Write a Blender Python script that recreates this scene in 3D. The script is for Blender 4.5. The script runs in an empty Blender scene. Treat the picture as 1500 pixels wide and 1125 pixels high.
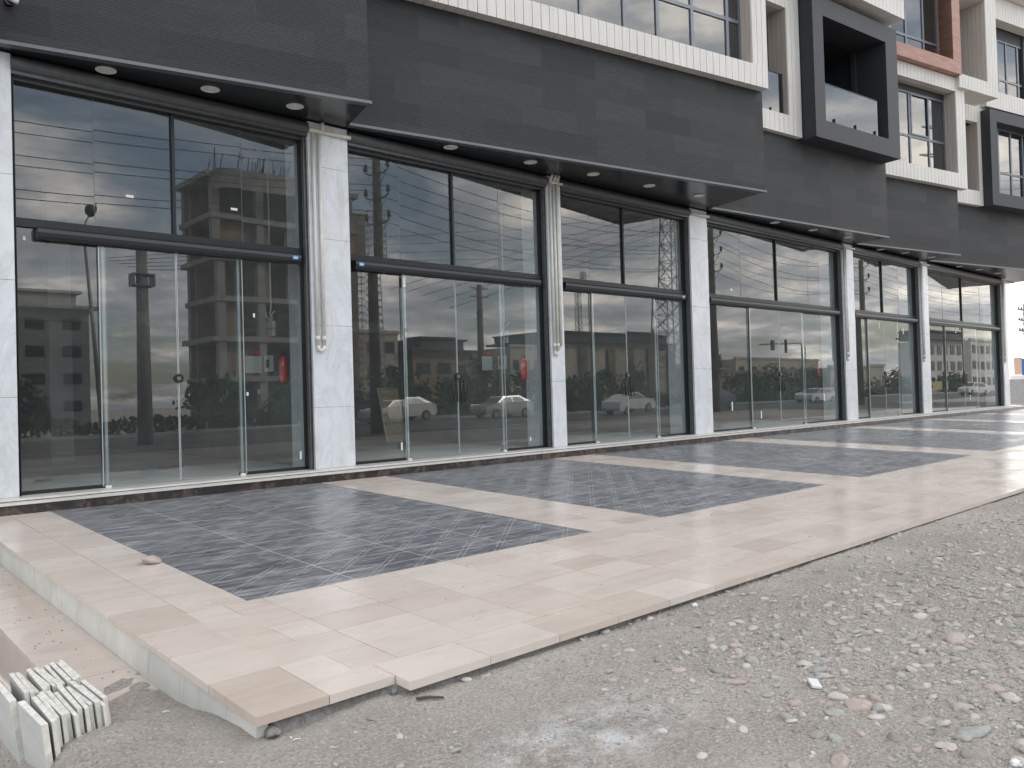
import bpy, math, random
import numpy as np
from mathutils import Vector, Matrix, noise
R = math.radians
sc = bpy.context.scene
col = sc.collection
rng = random.Random(7)

# ------------------------------------------------------------------ camera
F_PX = 1188.18; YAW, PITCH, ROLL = 0.740797, 0.0140215, 0.0292230
cp, sp_ = math.cos(PITCH), math.sin(PITCH)
fw = Vector((math.sin(YAW)*cp, math.cos(YAW)*cp, sp_))
rt = Vector((math.cos(YAW), -math.sin(YAW), 0)); dn = fw.cross(rt)
c_, s_ = math.cos(ROLL), math.sin(ROLL)
rt2 = c_*rt + s_*dn; dn2 = -s_*rt + c_*dn
cam_d = bpy.data.cameras.new('camera'); cam = bpy.data.objects.new('camera', cam_d); col.objects.link(cam)
M3 = Matrix((rt2, -dn2, -fw)).transposed()
cam.matrix_world = Matrix.Translation((0, -11.4538, 1.05)) @ M3.to_4x4()
cam_d.sensor_width = 36; cam_d.lens = F_PX/1500*36
cam_d.clip_start = 0.05; cam_d.clip_end = 3000
sc.camera = cam
sc.render.resolution_x, sc.render.resolution_y = 1024, 768

# ------------------------------------------------------------------ world and sun
SUN_EL, SUN_AZ = R(34), R(48)          # azimuth clockwise from +Y
w = bpy.data.worlds.new('World'); sc.world = w; w.use_nodes = True
nt = w.node_tree; nt.nodes.clear()
def N(t, T, **k):
    n = t.nodes.new(T)
    for a, b in k.items(): setattr(n, a, b)
    return n
sky = N(nt, 'ShaderNodeTexSky', sky_type='NISHITA', sun_disc=False, sun_elevation=SUN_EL, sun_rotation=SUN_AZ)
sky.air_density = 1.0; sky.dust_density = 2.0
tc = N(nt, 'ShaderNodeTexCoord')
sep = N(nt, 'ShaderNodeSeparateXYZ'); nt.links.new(tc.outputs['Generated'], sep.inputs[0])
def m(t, op, a, b=None, clamp=False):
    n = N(t, 'ShaderNodeMath', operation=op, use_clamp=clamp)
    for i, v in enumerate((a, b)):
        if v is None: continue
        if isinstance(v, (int, float)): n.inputs[i].default_value = v
        else: t.links.new(v, n.inputs[i])
    return n.outputs[0]
zc = m(nt, 'ADD', m(nt, 'MAXIMUM', sep.outputs[2], 0.0), 0.16)
px_ = m(nt, 'DIVIDE', sep.outputs[0], zc); py_ = m(nt, 'DIVIDE', sep.outputs[1], zc)
cmb = N(nt, 'ShaderNodeCombineXYZ'); nt.links.new(px_, cmb.inputs[0]); nt.links.new(py_, cmb.inputs[1])
n1 = N(nt, 'ShaderNodeTexNoise'); n1.inputs['Scale'].default_value = 0.75; n1.inputs['Detail'].default_value = 9; n1.inputs['Roughness'].default_value = .58; n1.inputs['Distortion'].default_value = .35
nt.links.new(cmb.outputs[0], n1.inputs['Vector'])
n2 = N(nt, 'ShaderNodeTexNoise'); n2.inputs['Scale'].default_value = 2.1; n2.inputs['Detail'].default_value = 8; n2.inputs['Roughness'].default_value = .6
nt.links.new(cmb.outputs[0], n2.inputs['Vector'])
cover = N(nt, 'ShaderNodeMapRange'); cover.inputs['From Min'].default_value = .40; cover.inputs['From Max'].default_value = .54; nt.links.new(n1.outputs[0], cover.inputs[0])
ccol = N(nt, 'ShaderNodeValToRGB'); nt.links.new(n2.outputs[0], ccol.inputs[0])
e = ccol.color_ramp.elements; e[0].position = .34; e[0].color = (.38, .405, .45, 1); e[1].position = .64; e[1].color = (1.22, 1.16, 1.06, 1)
e2 = ccol.color_ramp.elements.new(.5); e2.color = (.58, .595, .62, 1)
# brighter, warmer towards +X (the evening side) and low down there
gx = N(nt, 'ShaderNodeMapRange'); gx.inputs['From Min'].default_value = -.3; gx.inputs['From Max'].default_value = 1.0; gx.inputs['To Min'].default_value = 0; gx.inputs['To Max'].default_value = 1
nt.links.new(sep.outputs[0], gx.inputs[0])
bright = N(nt, 'ShaderNodeMixRGB', blend_type='MIX'); nt.links.new(gx.outputs[0], bright.inputs[0])
bright.inputs[1].default_value = (21, 20.9, 21.2, 1); bright.inputs[2].default_value = (25, 24.2, 23.2, 1)
cm = N(nt, 'ShaderNodeMixRGB', blend_type='MULTIPLY'); cm.inputs[0].default_value = 1
nt.links.new(ccol.outputs[0], cm.inputs[1]); nt.links.new(bright.outputs[0], cm.inputs[2])
skb = N(nt, 'ShaderNodeMixRGB', blend_type='MULTIPLY'); skb.inputs[0].default_value = 1; skb.inputs[2].default_value = (2.0, 2.0, 1.9, 1)
nt.links.new(sky.outputs[0], skb.inputs[1])
mx = N(nt, 'ShaderNodeMixRGB'); nt.links.new(m(nt, 'ADD', m(nt, 'MULTIPLY', cover.outputs[0], .88), .08, True), mx.inputs[0])
nt.links.new(skb.outputs[0], mx.inputs[1]); nt.links.new(cm.outputs[0], mx.inputs[2])
bg = N(nt, 'ShaderNodeBackground'); bg.inputs['Strength'].default_value = .10
nt.links.new(mx.outputs[0], bg.inputs[0])
nt.links.new(bg.outputs[0], N(nt, 'ShaderNodeOutputWorld').inputs[0])
sd = bpy.data.lights.new('sun', 'SUN'); sd.energy = 2.2; sd.angle = R(9); sd.color = (1, .95, .88)
so = bpy.data.objects.new('sun', sd); col.objects.link(so)
sdir = Vector((math.sin(SUN_AZ)*math.cos(SUN_EL), math.cos(SUN_AZ)*math.cos(SUN_EL), math.sin(SUN_EL)))
so.rotation_euler = sdir.to_track_quat('Z', 'Y').to_euler(); so.location = (20, -60, 60)
sc.view_settings.view_transform = 'Standard'; sc.view_settings.look = 'None'; sc.view_settings.gamma = 1
sc.view_settings.exposure = 0.56
sc.render.engine = 'CYCLES'
sc.cycles.max_bounces = 10; sc.cycles.transparent_max_bounces = 16; sc.cycles.glossy_bounces = 5
sc.cycles.sample_clamp_indirect = 4; sc.cycles.caustics_reflective = False

# ------------------------------------------------------------------ materials
MATS = {}
class NT:
    def __init__(s, name, rough=.6, metal=0, spec=.5):
        s.m = bpy.data.materials.new(name); s.m.use_nodes = True; s.t = s.m.node_tree
        s.b = s.t.nodes['Principled BSDF']; s.b.inputs['Roughness'].default_value = rough; s.b.inputs['Metallic'].default_value = metal
        s.b.inputs['Specular IOR Level'].default_value = spec
        s.tc = N(s.t, 'ShaderNodeTexCoord'); s.co = s.tc.outputs['Object']
    def link(s, a, b): s.t.links.new(a, b)
    def map(s, sc_=(1, 1, 1), rot=(0, 0, 0), src=None):
        n = N(s.t, 'ShaderNodeMapping'); n.inputs['Scale'].default_value = sc_; n.inputs['Rotation'].default_value = rot
        s.link(src or s.co, n.inputs[0]); return n.outputs[0]
    def noise(s, scale, det=6, rough=.55, src=None, dist=0):
        n = N(s.t, 'ShaderNodeTexNoise'); n.inputs['Scale'].default_value = scale; n.inputs['Detail'].default_value = det
        n.inputs['Roughness'].default_value = rough; n.inputs['Distortion'].default_value = dist; s.link(src or s.co, n.inputs['Vector']); return n.outputs[0]
    def vor(s, scale, feat='F1', src=None, out=0):
        n = N(s.t, 'ShaderNodeTexVoronoi', feature=feat); n.inputs['Scale'].default_value = scale; s.link(src or s.co, n.inputs['Vector']); return n.outputs[out]
    def ramp(s, v, stops):
        n = N(s.t, 'ShaderNodeValToRGB'); s.link(v, n.inputs[0]); e = n.color_ramp.elements
        while len(e) < len(stops): e.new(.5)
        for i, (p, c) in enumerate(stops):
            e[i].position = p; e[i].color = (c if isinstance(c, tuple) else (c, c, c)) + (1,)
        return n.outputs[0]
    def mix(s, f, a, b, mode='MIX'):
        n = N(s.t, 'ShaderNodeMixRGB', blend_type=mode)
        for i, v in enumerate((f, a, b)):
            if isinstance(v, (int, float)): n.inputs[i].default_value = v if i == 0 else (v, v, v, 1)
            elif isinstance(v, tuple): n.inputs[i].default_value = v + (1,)
            else: s.link(v, n.inputs[i])
        return n.outputs[0]
    def math(s, op, a, b=None, clamp=False): return m(s.t, op, a, b, clamp)
    def attr(s, name):
        n = N(s.t, 'ShaderNodeAttribute', attribute_name=name); return n.outputs['Fac']
    def col(s, v):
        if isinstance(v, tuple): s.b.inputs['Base Color'].default_value = v + (1,)
        else: s.link(v, s.b.inputs['Base Color'])
    def rough(s, v): s.link(v, s.b.inputs['Roughness'])
    def bump(s, v, strength=.3, dist=.01):
        n = N(s.t, 'ShaderNodeBump'); n.inputs['Strength'].default_value = strength; n.inputs['Distance'].default_value = dist
        s.link(v, n.inputs['Height']); s.link(n.outputs[0], s.b.inputs['Normal'])

def simple(name, c, rough=.5, metal=0, var=.12, scale=9, spec=.5, bump=0):
    k = NT(name, rough, metal, spec)
    v = k.noise(scale, 5)
    k.col(k.mix(1.0, c, k.ramp(v, [(.3, 1-var), (.7, 1+var*.0)]), 'MULTIPLY'))
    if bump: k.bump(k.noise(scale*6, 4), bump, .005)
    MATS[name] = k.m; return k.m

def marble(name, base, vein, rough=.18):
    k = NT(name, rough)
    v = k.noise(1.1, 9, .62, src=k.map((1.5, 1.5, .8), (0, .6, .3)), dist=.9)
    vv = k.ramp(v, [(.46, 1.0), (.5, .0), (.54, 1.0)])
    cloud = k.ramp(k.noise(2.6, 6), [(.3, .86), (.7, 1.0)])
    spots = k.ramp(k.noise(14, 8, .7), [(.28, .7), (.42, 1.0)])
    c = k.mix(k.math('MULTIPLY', k.math('SUBTRACT', 1.0, vv), .20), base, vein)
    c = k.mix(1, c, cloud, 'MULTIPLY'); c = k.mix(.45, c, spots, 'MULTIPLY')
    # rain splash dirt and rust coloured stains with a shape of their own
    st = k.ramp(k.noise(1.1, 7, .65, src=k.map((3, 3, .7))), [(.55, 0.0), (.72, 1.0)])
    c = k.mix(k.math('MULTIPLY', st, .5), c, (.47, .45, .40))
    k.col(c); k.rough(k.ramp(cloud, [(.8, .35), (1, rough)])); k.bump(k.noise(30, 4), .05, .002)
    MATS[name] = k.m; return k.m
marble('column_marble', (.72, .745, .77), (.36, .38, .41))
marble('sill_marble', (.68, .66, .62), (.42, .39, .35), .3)
marble('riser_marble', (.62, .61, .56), (.38, .36, .31), .5)

k = NT('black_marble', .16); v = k.noise(3, 9, .65, dist=1.2)
k.col(k.ramp(v, [(.3, (.022, .019, .019)), (.5, (.04, .033, .031)), (.58, (.12, .085, .07)), (.63, (.05, .04, .037))])); MATS['black_marble'] = k.m

# beige travertine tiles: per-tile tone in the 'tint' attribute
k = NT('beige_stone', .16)
t = k.attr('tint')
base = k.ramp(t, [(0, (.53, .43, .355)), (.3, (.60, .505, .435)), (.55, (.645, .555, .485)), (.8, (.685, .605, .54)), (1, (.635, .535, .455))])
streak = k.ramp(k.noise(2.3, 8, .62, src=k.map((.55, 2.4, 1), (0, 0, .35)), dist=.8), [(.28, .86), (.5, .98), (.72, 1.03)])
c = k.mix(1, base, streak, 'MULTIPLY')
pits = k.ramp(k.noise(60, 3, .6), [(.30, .80), (.36, 1.0)])
c = k.mix(.6, c, pits, 'MULTIPLY')
dirt = k.ramp(k.noise(1.2, 4, .5), [(.30, 0.0), (.75, 1.0)])
c = k.mix(k.math('MULTIPLY', dirt, .2), c, (.56, .52, .48))
foot = k.ramp(k.noise(5, 8, .75), [(.52, 0.0), (.85, 1.0)])
c = k.mix(k.math('MULTIPLY', foot, .34), c, (.33, .30, .27))
k.col(c); k.rough(k.ramp(k.noise(1.2, 3, .5), [(.3, .15), (.7, .32)])); k.bump(k.noise(5, 5), .05, .004)
MATS['beige_stone'] = k.m

# grey slate inlay: tiles .87 x .405 with white joints and pairs of fine diagonal lines
k = NT('slate_inlay', .2, spec=.55)
sx = N(k.t, 'ShaderNodeSeparateXYZ'); k.link(k.co, sx.inputs[0]); X, Y = sx.outputs[0], sx.outputs[1]
wob = k.math('MULTIPLY', k.math('SUBTRACT', k.noise(1.5, 2), .5), .012)
def line(coord, period, off, half):
    f = k.math('FRACT', k.math('DIVIDE', k.math('ADD', coord, -off), period))
    d = k.math('MULTIPLY', k.math('MINIMUM', f, k.math('SUBTRACT', 1.0, f)), period)
    return k.math('LESS_THAN', d, half)
lx = line(k.math('ADD', X, wob), .87, .70, .0055); ly = line(k.math('ADD', Y, wob), .40, .28, .008)
dg = k.math('ADD', k.math('SUBTRACT', X, k.math('MULTIPLY', Y, .435/.40)), wob)
d1 = line(dg, .435, .36, .0055); d2 = line(dg, .435, .425, .0055)
cut = k.math('GREATER_THAN', k.noise(3.1, 3), .43)
st = k.noise(1, 6, .66, src=k.map((4.2, 24, 1), (0, 0, .14)), dist=.7)
c = k.ramp(st, [(.32, (.045, .050, .058)), (.45, (.11, .118, .132)), (.54, (.18, .188, .20)), (.66, (.40, .41, .41))])
big = k.ramp(k.noise(1.1, 5), [(.3, .72), (.7, 1.2)])
c = k.mix(1, c, big, 'MULTIPLY')
dust = k.ramp(k.noise(1.9, 9, .72), [(.45, 0.0), (.75, 1.0)])
c = k.mix(k.math('MULTIPLY', dust, .32), c, (.34, .34, .325))
sm = k.ramp(k.noise(2.6, 6, .8, dist=2), [(.66, 0.0), (.70, 1.0)])
c = k.mix(k.math('MULTIPLY', sm, .5), c, (.42, .41, .38))
dd = k.math('MULTIPLY', k.math('MAXIMUM', d1, d2), cut)
c = k.mix(k.math('MULTIPLY', dd, .62), c, (.50, .51, .51))
c = k.mix(k.math('MULTIPLY', ly, .62), c, (.55, .55, .54)); c = k.mix(k.math('MULTIPLY', lx, .7), c, (.58, .57, .53))
k.col(c); k.rough(k.ramp(k.noise(1.5, 3, .5), [(.3, .24), (.7, .42)])); k.bump(st, .5, .004); MATS['slate_inlay'] = k.m

# dark ribbed cladding of the canopy band
def cladding(name, rib, cvar=1):
    k = NT(name, .62)
    uv = N(k.t, 'ShaderNodeUVMap'); u = uv.outputs[0]
    br = N(k.t, 'ShaderNodeTexBrick'); k.link(k.map((1, 1, 1), src=u), br.inputs['Vector'])
    br.inputs['Color1'].default_value = (.012, .0135, .016, 1); br.inputs['Color2'].default_value = (.029, .030, .0315, 1); br.inputs['Mortar'].default_value = (.013, .014, .016, 1)
    br.inputs['Scale'].default_value = 1; br.inputs['Mortar Size'].default_value = .0015; br.inputs['Brick Width'].default_value = 1.24; br.inputs['Row Height'].default_value = .37
    br.offset = .37
    n = k.noise(3.5, 7, .7, src=k.map((.5, 2, 1), src=u))
    c = k.mix(1, br.outputs[0], k.ramp(n, [(.3, .80), (.7, 1.16)]), 'MULTIPLY')
    fine = k.noise(1, 4, .6, src=k.map((14, 60, 1), src=u))
    c = k.mix(.8, c, k.ramp(fine, [(.3, .72), (.5, 1.0), (.72, 1.3)]), 'MULTIPLY')
    drip = k.ramp(k.noise(1, 6, .7, src=k.map((5, .25, 1), src=u)), [(.66, 0.0), (.8, 1.0)])
    c = k.mix(k.math('MULTIPLY', drip, .3), c, (.085, .085, .085))
    k.col(c)
    wv = N(k.t, 'ShaderNodeTexWave', bands_direction='Y'); wv.inputs['Scale'].default_value = rib; wv.inputs['Distortion'].default_value = 1.2; wv.inputs['Detail'].default_value = 2
    wv.inputs['Detail Scale'].default_value = 3
    k.link(u, wv.inputs['Vector'])
    k.bump(k.math('ADD', k.math('MULTIPLY', wv.outputs['Fac'], .6 if rib > 10 else .35), k.math('MULTIPLY', fine, .8)), .5, .009); MATS[name] = k.m
cladding('dark_cladding', 9); cladding('dark_cladding_ribbed', 11)
simple('box_dark', (.029, .032, .038), .55, var=.15, scale=3)
simple('soffit_dark', (.030, .034, .038), .22, var=.2, scale=2)
simple('soffit_pale', (.30, .30, .30), .4)
simple('trim_grey', (.16, .17, .18), .4, .3)
k = NT('white_plank', .55)
str_ = k.noise(1, 6, .6, src=k.map((30, 30, 1.2)))
c = k.mix(1, k.ramp(k.noise(.8, 3), [(.3, (.64, .61, .56)), (.7, (.72, .70, .66))]), k.ramp(str_, [(.3, .88), (.6, 1.0)]), 'MULTIPLY')
k.col(c); k.bump(str_, .1, .003); MATS['white_plank'] = k.m
k = NT('tan_plank', .6)
c = k.mix(1, (.50, .44, .385), k.ramp(k.noise(1, 6, .6, src=k.map((30, 30, 1.2))), [(.3, .82), (.6, 1.0)]), 'MULTIPLY'); k.col(c); MATS['tan_plank'] = k.m
simple('plank_gap', (.16, .14, .125), .9)
k = NT('copper_tile', .5)
c = k.ramp(k.noise(1, 7, .65, src=k.map((2, 2, 14))), [(.25, (.25, .12, .085)), (.5, (.36, .195, .145)), (.75, (.46, .27, .21))]); k.col(c); MATS['copper_tile'] = k.m
simple('frame_dark', (.022, .025, .029), .38, .4, scale=4)
simple('frame_grey', (.20, .215, .24), .4, .5, scale=4)
simple('operator_dark', (.045, .048, .054), .32, .5)
simple('rail_steel', (.20, .20, .19), .45, .6, var=.35)
simple('shutter_slat', (.10, .105, .11), .45, .5, var=.25)
simple('pipe_cream', (.72, .70, .64), .4, var=.2, scale=5)
simple('glass_edge', (.38, .43, .44), .25)
simple('metal_light', (.62, .63, .65), .3, .4)
simple('white_plastic', (.72, .72, .70), .4)
simple('black_plastic', (.012, .012, .014), .35)
simple('red_paint', (.85, .035, .04), .28, var=.1)
simple('yellow_label', (.75, .50, .10), .5)
simple('blue_sticker', (.10, .35, .70), .5)
simple('lamp_white', (.85, .84, .82), .35)
simple('lamp_inner', (.80, .79, .75), .3)
k = NT('shop_concrete', .85); v = k.noise(1.2, 9, .65)
c = k.ramp(v, [(.25, (.42, .42, .40)), (.5, (.58, .58, .55)), (.75, (.72, .72, .69))]); dirt = k.ramp(k.noise(7, 6, .7), [(.55, 1.0), (.7, .7)])
k.col(k.mix(1, c, dirt, 'MULTIPLY')); k.bump(v, .3, .02); MATS['shop_concrete'] = k.m
k = NT('shop_wall', .8); v = k.noise(.8, 8, .62, src=k.map((1, 1, 1.6)))
k.col(k.ramp(v, [(.3, (.11, .115, .105)), (.5, (.17, .175, .16)), (.7, (.23, .235, .215))])); MATS['shop_wall'] = k.m
k = NT('rusty_board', .7); k.col(k.ramp(k.noise(2.5, 8, .65), [(.3, (.34, .26, .16)), (.5, (.50, .38, .22)), (.7, (.50, .28, .15))])); MATS['rusty_board'] = k.m
# ground
def ground_mat(name, stops, sc_, bumpd, peb=True):
    k = NT(name, .95, spec=.2)
    big = k.noise(.35, 6, .6); mid = k.noise(2.5, 8, .7); fine = k.noise(sc_, 6, .75)
    c = k.ramp(big, stops)
    c = k.mix(.8, c, k.ramp(mid, [(.3, .86), (.7, 1.1)]), 'MULTIPLY')
    c = k.mix(1.0, c, k.ramp(fine, [(.3, .6), (.5, .95), (.7, 1.3)]), 'MULTIPLY')
    if peb:
        vo = N(k.t, 'ShaderNodeTexVoronoi'); vo.inputs['Scale'].default_value = 95; k.link(k.co, vo.inputs['Vector'])
        hs = N(k.t, 'ShaderNodeHueSaturation'); hs.inputs['Saturation'].default_value = .22; hs.inputs['Value'].default_value = 1.25; k.link(vo.outputs['Color'], hs.inputs['Color'])
        c = k.mix(.30, c, k.mix(1, c, k.mix(.5, hs.outputs[0], (1, 1, 1), 'ADD'), 'MULTIPLY'))
        h = k.math('ADD', fine, k.math('MULTIPLY', k.math('SUBTRACT', .5, vo.outputs['Distance']), .8))
    else: h = fine
    if peb:
        # white cement dust trodden into the gravel
        sp = N(k.t, 'ShaderNodeSeparateXYZ'); k.link(k.co, sp.inputs[0])
        dx_ = k.math('DIVIDE', k.math('ADD', sp.outputs[0], -2.75), .75); dy_ = k.math('DIVIDE', k.math('ADD', sp.outputs[1], 8.95), .33)
        rr = k.math('ADD', k.math('MULTIPLY', dx_, dx_), k.math('MULTIPLY', dy_, dy_))
        mk = k.math('MULTIPLY', k.math('SUBTRACT', 1.15, rr, True), k.ramp(k.noise(5, 9, .75), [(.42, 0.0), (.62, 1.0)]))
        wide = k.ramp(k.noise(1.1, 7, .7), [(.52, 0.0), (.72, 1.0)])
        c = k.mix(k.math('MULTIPLY', wide, .35), c, (.47, .45, .42)); c = k.mix(k.math('MULTIPLY', mk, .75), c, (.66, .66, .65))
    k.col(c); k.bump(h, .8, bumpd); MATS[name] = k.m
ground_mat('gravel_soil', [(.3, (.28, .252, .22)), (.5, (.36, .328, .29)), (.66, (.45, .415, .375))], 48, .012)
ground_mat('mortar', [(.3, (.24, .23, .215)), (.7, (.36, .345, .32))], 30, .03, False)
ground_mat('dust_white', [(.3, (.42, .42, .41)), (.7, (.55, .55, .54))], 40, .008, False)
k = NT('pebble', .85, spec=.25); t = k.attr('tint')
c = k.ramp(t, [(0, (.24, .225, .205)), (.2, (.39, .355, .32)), (.4, (.34, .35, .32)), (.55, (.44, .40, .365)), (.72, (.44, .35, .305)), (.86, (.55, .51, .47)), (1, (.32, .305, .295))])
c = k.mix(.9, c, k.ramp(k.noise(28, 6, .7), [(.3, .74), (.7, 1.15)]), 'MULTIPLY'); k.col(c); k.bump(k.noise(60, 4), .3, .004); MATS['pebble'] = k.m
ground_mat('asphalt', [(.3, (.10, .10, .10)), (.7, (.14, .14, .138))], 60, .004, False)
k = NT('road_paint', .7); k.col(k.ramp(k.noise(6, 6), [(.3, (.45, .45, .43)), (.6, (.68, .68, .65))])); MATS['road_paint'] = k.m
simple('concrete_raw', (.34, .33, .31), .9, var=.35, scale=1.2)
simple('kerb', (.42, .41, .39), .9, var=.3)
simple('brick_raw', (.30, .22, .17), .9, var=.35, scale=3)
simple('render_beige', (.46, .42, .35), .9, var=.2, scale=.8)
simple('render_white', (.60, .59, .56), .85, var=.18, scale=.6)
simple('render_grey', (.36, .36, .36), .85, var=.2, scale=.6)
simple('roof_dark', (.08, .08, .085), .7)
simple('pilaster_brown', (.17, .13, .10), .8)
simple('window_dark', (.02, .022, .026), .3)
simple('wood_pole', (.15, .13, .115), .9, var=.3)
simple('pole_concrete', (.27, .26, .25), .9, var=.3, scale=4)
simple('insulator', (.06, .035, .03), .25)
simple('wire', (.02, .02, .02), .6)
simple('galvanised', (.24, .25, .26), .5, .5)
simple('bark', (.10, .075, .055), .95)
k = NT('leaf', .6); t = k.attr('tint'); k.col(k.ramp(t, [(0, (.025, .045, .018)), (.5, (.05, .08, .03)), (1, (.09, .12, .05))])); MATS['leaf'] = k.m
simple('car_white', (.68, .69, .70), .18); simple('car_silver', (.42, .43, .44), .22, .5); simple('car_blue', (.04, .07, .16), .2)
simple('tyre', (.015, .015, .015), .8); simple('rim', (.35, .35, .36), .3, .8)
simple('green_cloth', (.03, .20, .11), .6); simple('sign_blue', (.045, .17, .50), .5); simple('sign_orange', (.70, .48, .36), .5)
simple('red_hoarding', (.45, .07, .06), .6); simple('yellow_paint', (.45, .36, .14), .6)
simple('paper', (.78, .78, .76), .8, var=.08); simple('tile_chip', (.74, .74, .71), .35, var=.08)
marble('slab_marble', (.70, .69, .65), (.45, .44, .42), .5)
k = NT('slab_face', .7); k.col(k.ramp(k.noise(1, 6, .6, src=k.map((2, 2, 9))), [(.3, (.42, .425, .40)), (.7, (.54, .54, .51))])); MATS['slab_face'] = k.m
simple('slab_edge', (.80, .77, .69), .75, var=.3, scale=20, bump=.4)
k = NT('graffiti_wall', .9); c = k.ramp(k.noise(3, 2, src=k.map((1, .8, 1.6)), dist=3), [(.47, (.46, .45, .43)), (.5, (.12, .11, .12)), (.53, (.46, .45, .43))]); k.col(c); MATS['graffiti_wall'] = k.m

def glass(name, tint, f0, rough=0.0, wav=0.0):
    mt = bpy.data.materials.new(name); mt.use_nodes = True; t = mt.node_tree; t.nodes.clear()
    ge = N(t, 'ShaderNodeNewGeometry')
    dot = N(t, 'ShaderNodeVectorMath', operation='DOT_PRODUCT'); t.links.new(ge.outputs['Incoming'], dot.inputs[0]); t.links.new(ge.outputs['Normal'], dot.inputs[1])
    cs = m(t, 'ABSOLUTE', dot.outputs['Value'])
    sch = m(t, 'ADD', m(t, 'MULTIPLY', m(t, 'POWER', m(t, 'SUBTRACT', 1.0, cs, True), 5.0), 1-f0), f0)
    sch = m(t, 'MULTIPLY', sch, m(t, 'SUBTRACT', 1.0, ge.outputs['Backfacing']))
    tr = N(t, 'ShaderNodeBsdfTransparent'); tr.inputs[0].default_value = tint + (1,)
    gl = N(t, 'ShaderNodeBsdfGlossy'); gl.inputs['Roughness'].default_value = rough; gl.inputs[0].default_value = (1, 1, 1, 1)
    # dust film on the pane
    tcn = N(t, 'ShaderNodeTexCoord')
    no = N(t, 'ShaderNodeTexNoise'); no.inputs['Scale'].default_value = .9; no.inputs['Detail'].default_value = 8; no.inputs['Roughness'].default_value = .7; t.links.new(tcn.outputs['Object'], no.inputs['Vector'])
    if wav:
        nb = N(t, 'ShaderNodeTexNoise'); nb.inputs['Scale'].default_value = .55; nb.inputs['Detail'].default_value = 1; t.links.new(tcn.outputs['Object'], nb.inputs['Vector'])
        bm = N(t, 'ShaderNodeBump'); bm.inputs['Strength'].default_value = 1; bm.inputs['Distance'].default_value = wav; t.links.new(nb.outputs[0], bm.inputs['Height']); t.links.new(bm.outputs[0], gl.inputs['Normal'])
    df = N(t, 'ShaderNodeBsdfDiffuse'); df.inputs[0].default_value = (.55, .60, .60, 1)
    m1 = N(t, 'ShaderNodeMixShader'); t.links.new(m(t, 'MULTIPLY', no.outputs[0], .05), m1.inputs[0]); t.links.new(tr.outputs[0], m1.inputs[1]); t.links.new(df.outputs[0], m1.inputs[2])
    m2 = N(t, 'ShaderNodeMixShader'); t.links.new(sch, m2.inputs[0]); t.links.new(m1.outputs[0], m2.inputs[1]); t.links.new(gl.outputs[0], m2.inputs[2])
    t.links.new(m2.outputs[0], N(t, 'ShaderNodeOutputMaterial').inputs[0]); MATS[name] = mt
glass('shop_glass', (.87, .895, .89), .098, wav=.00022)
glass('window_glass', (.45, .50, .53), .145, wav=.0003)
simple('window_back', (.03, .033, .037), .6)

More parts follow.
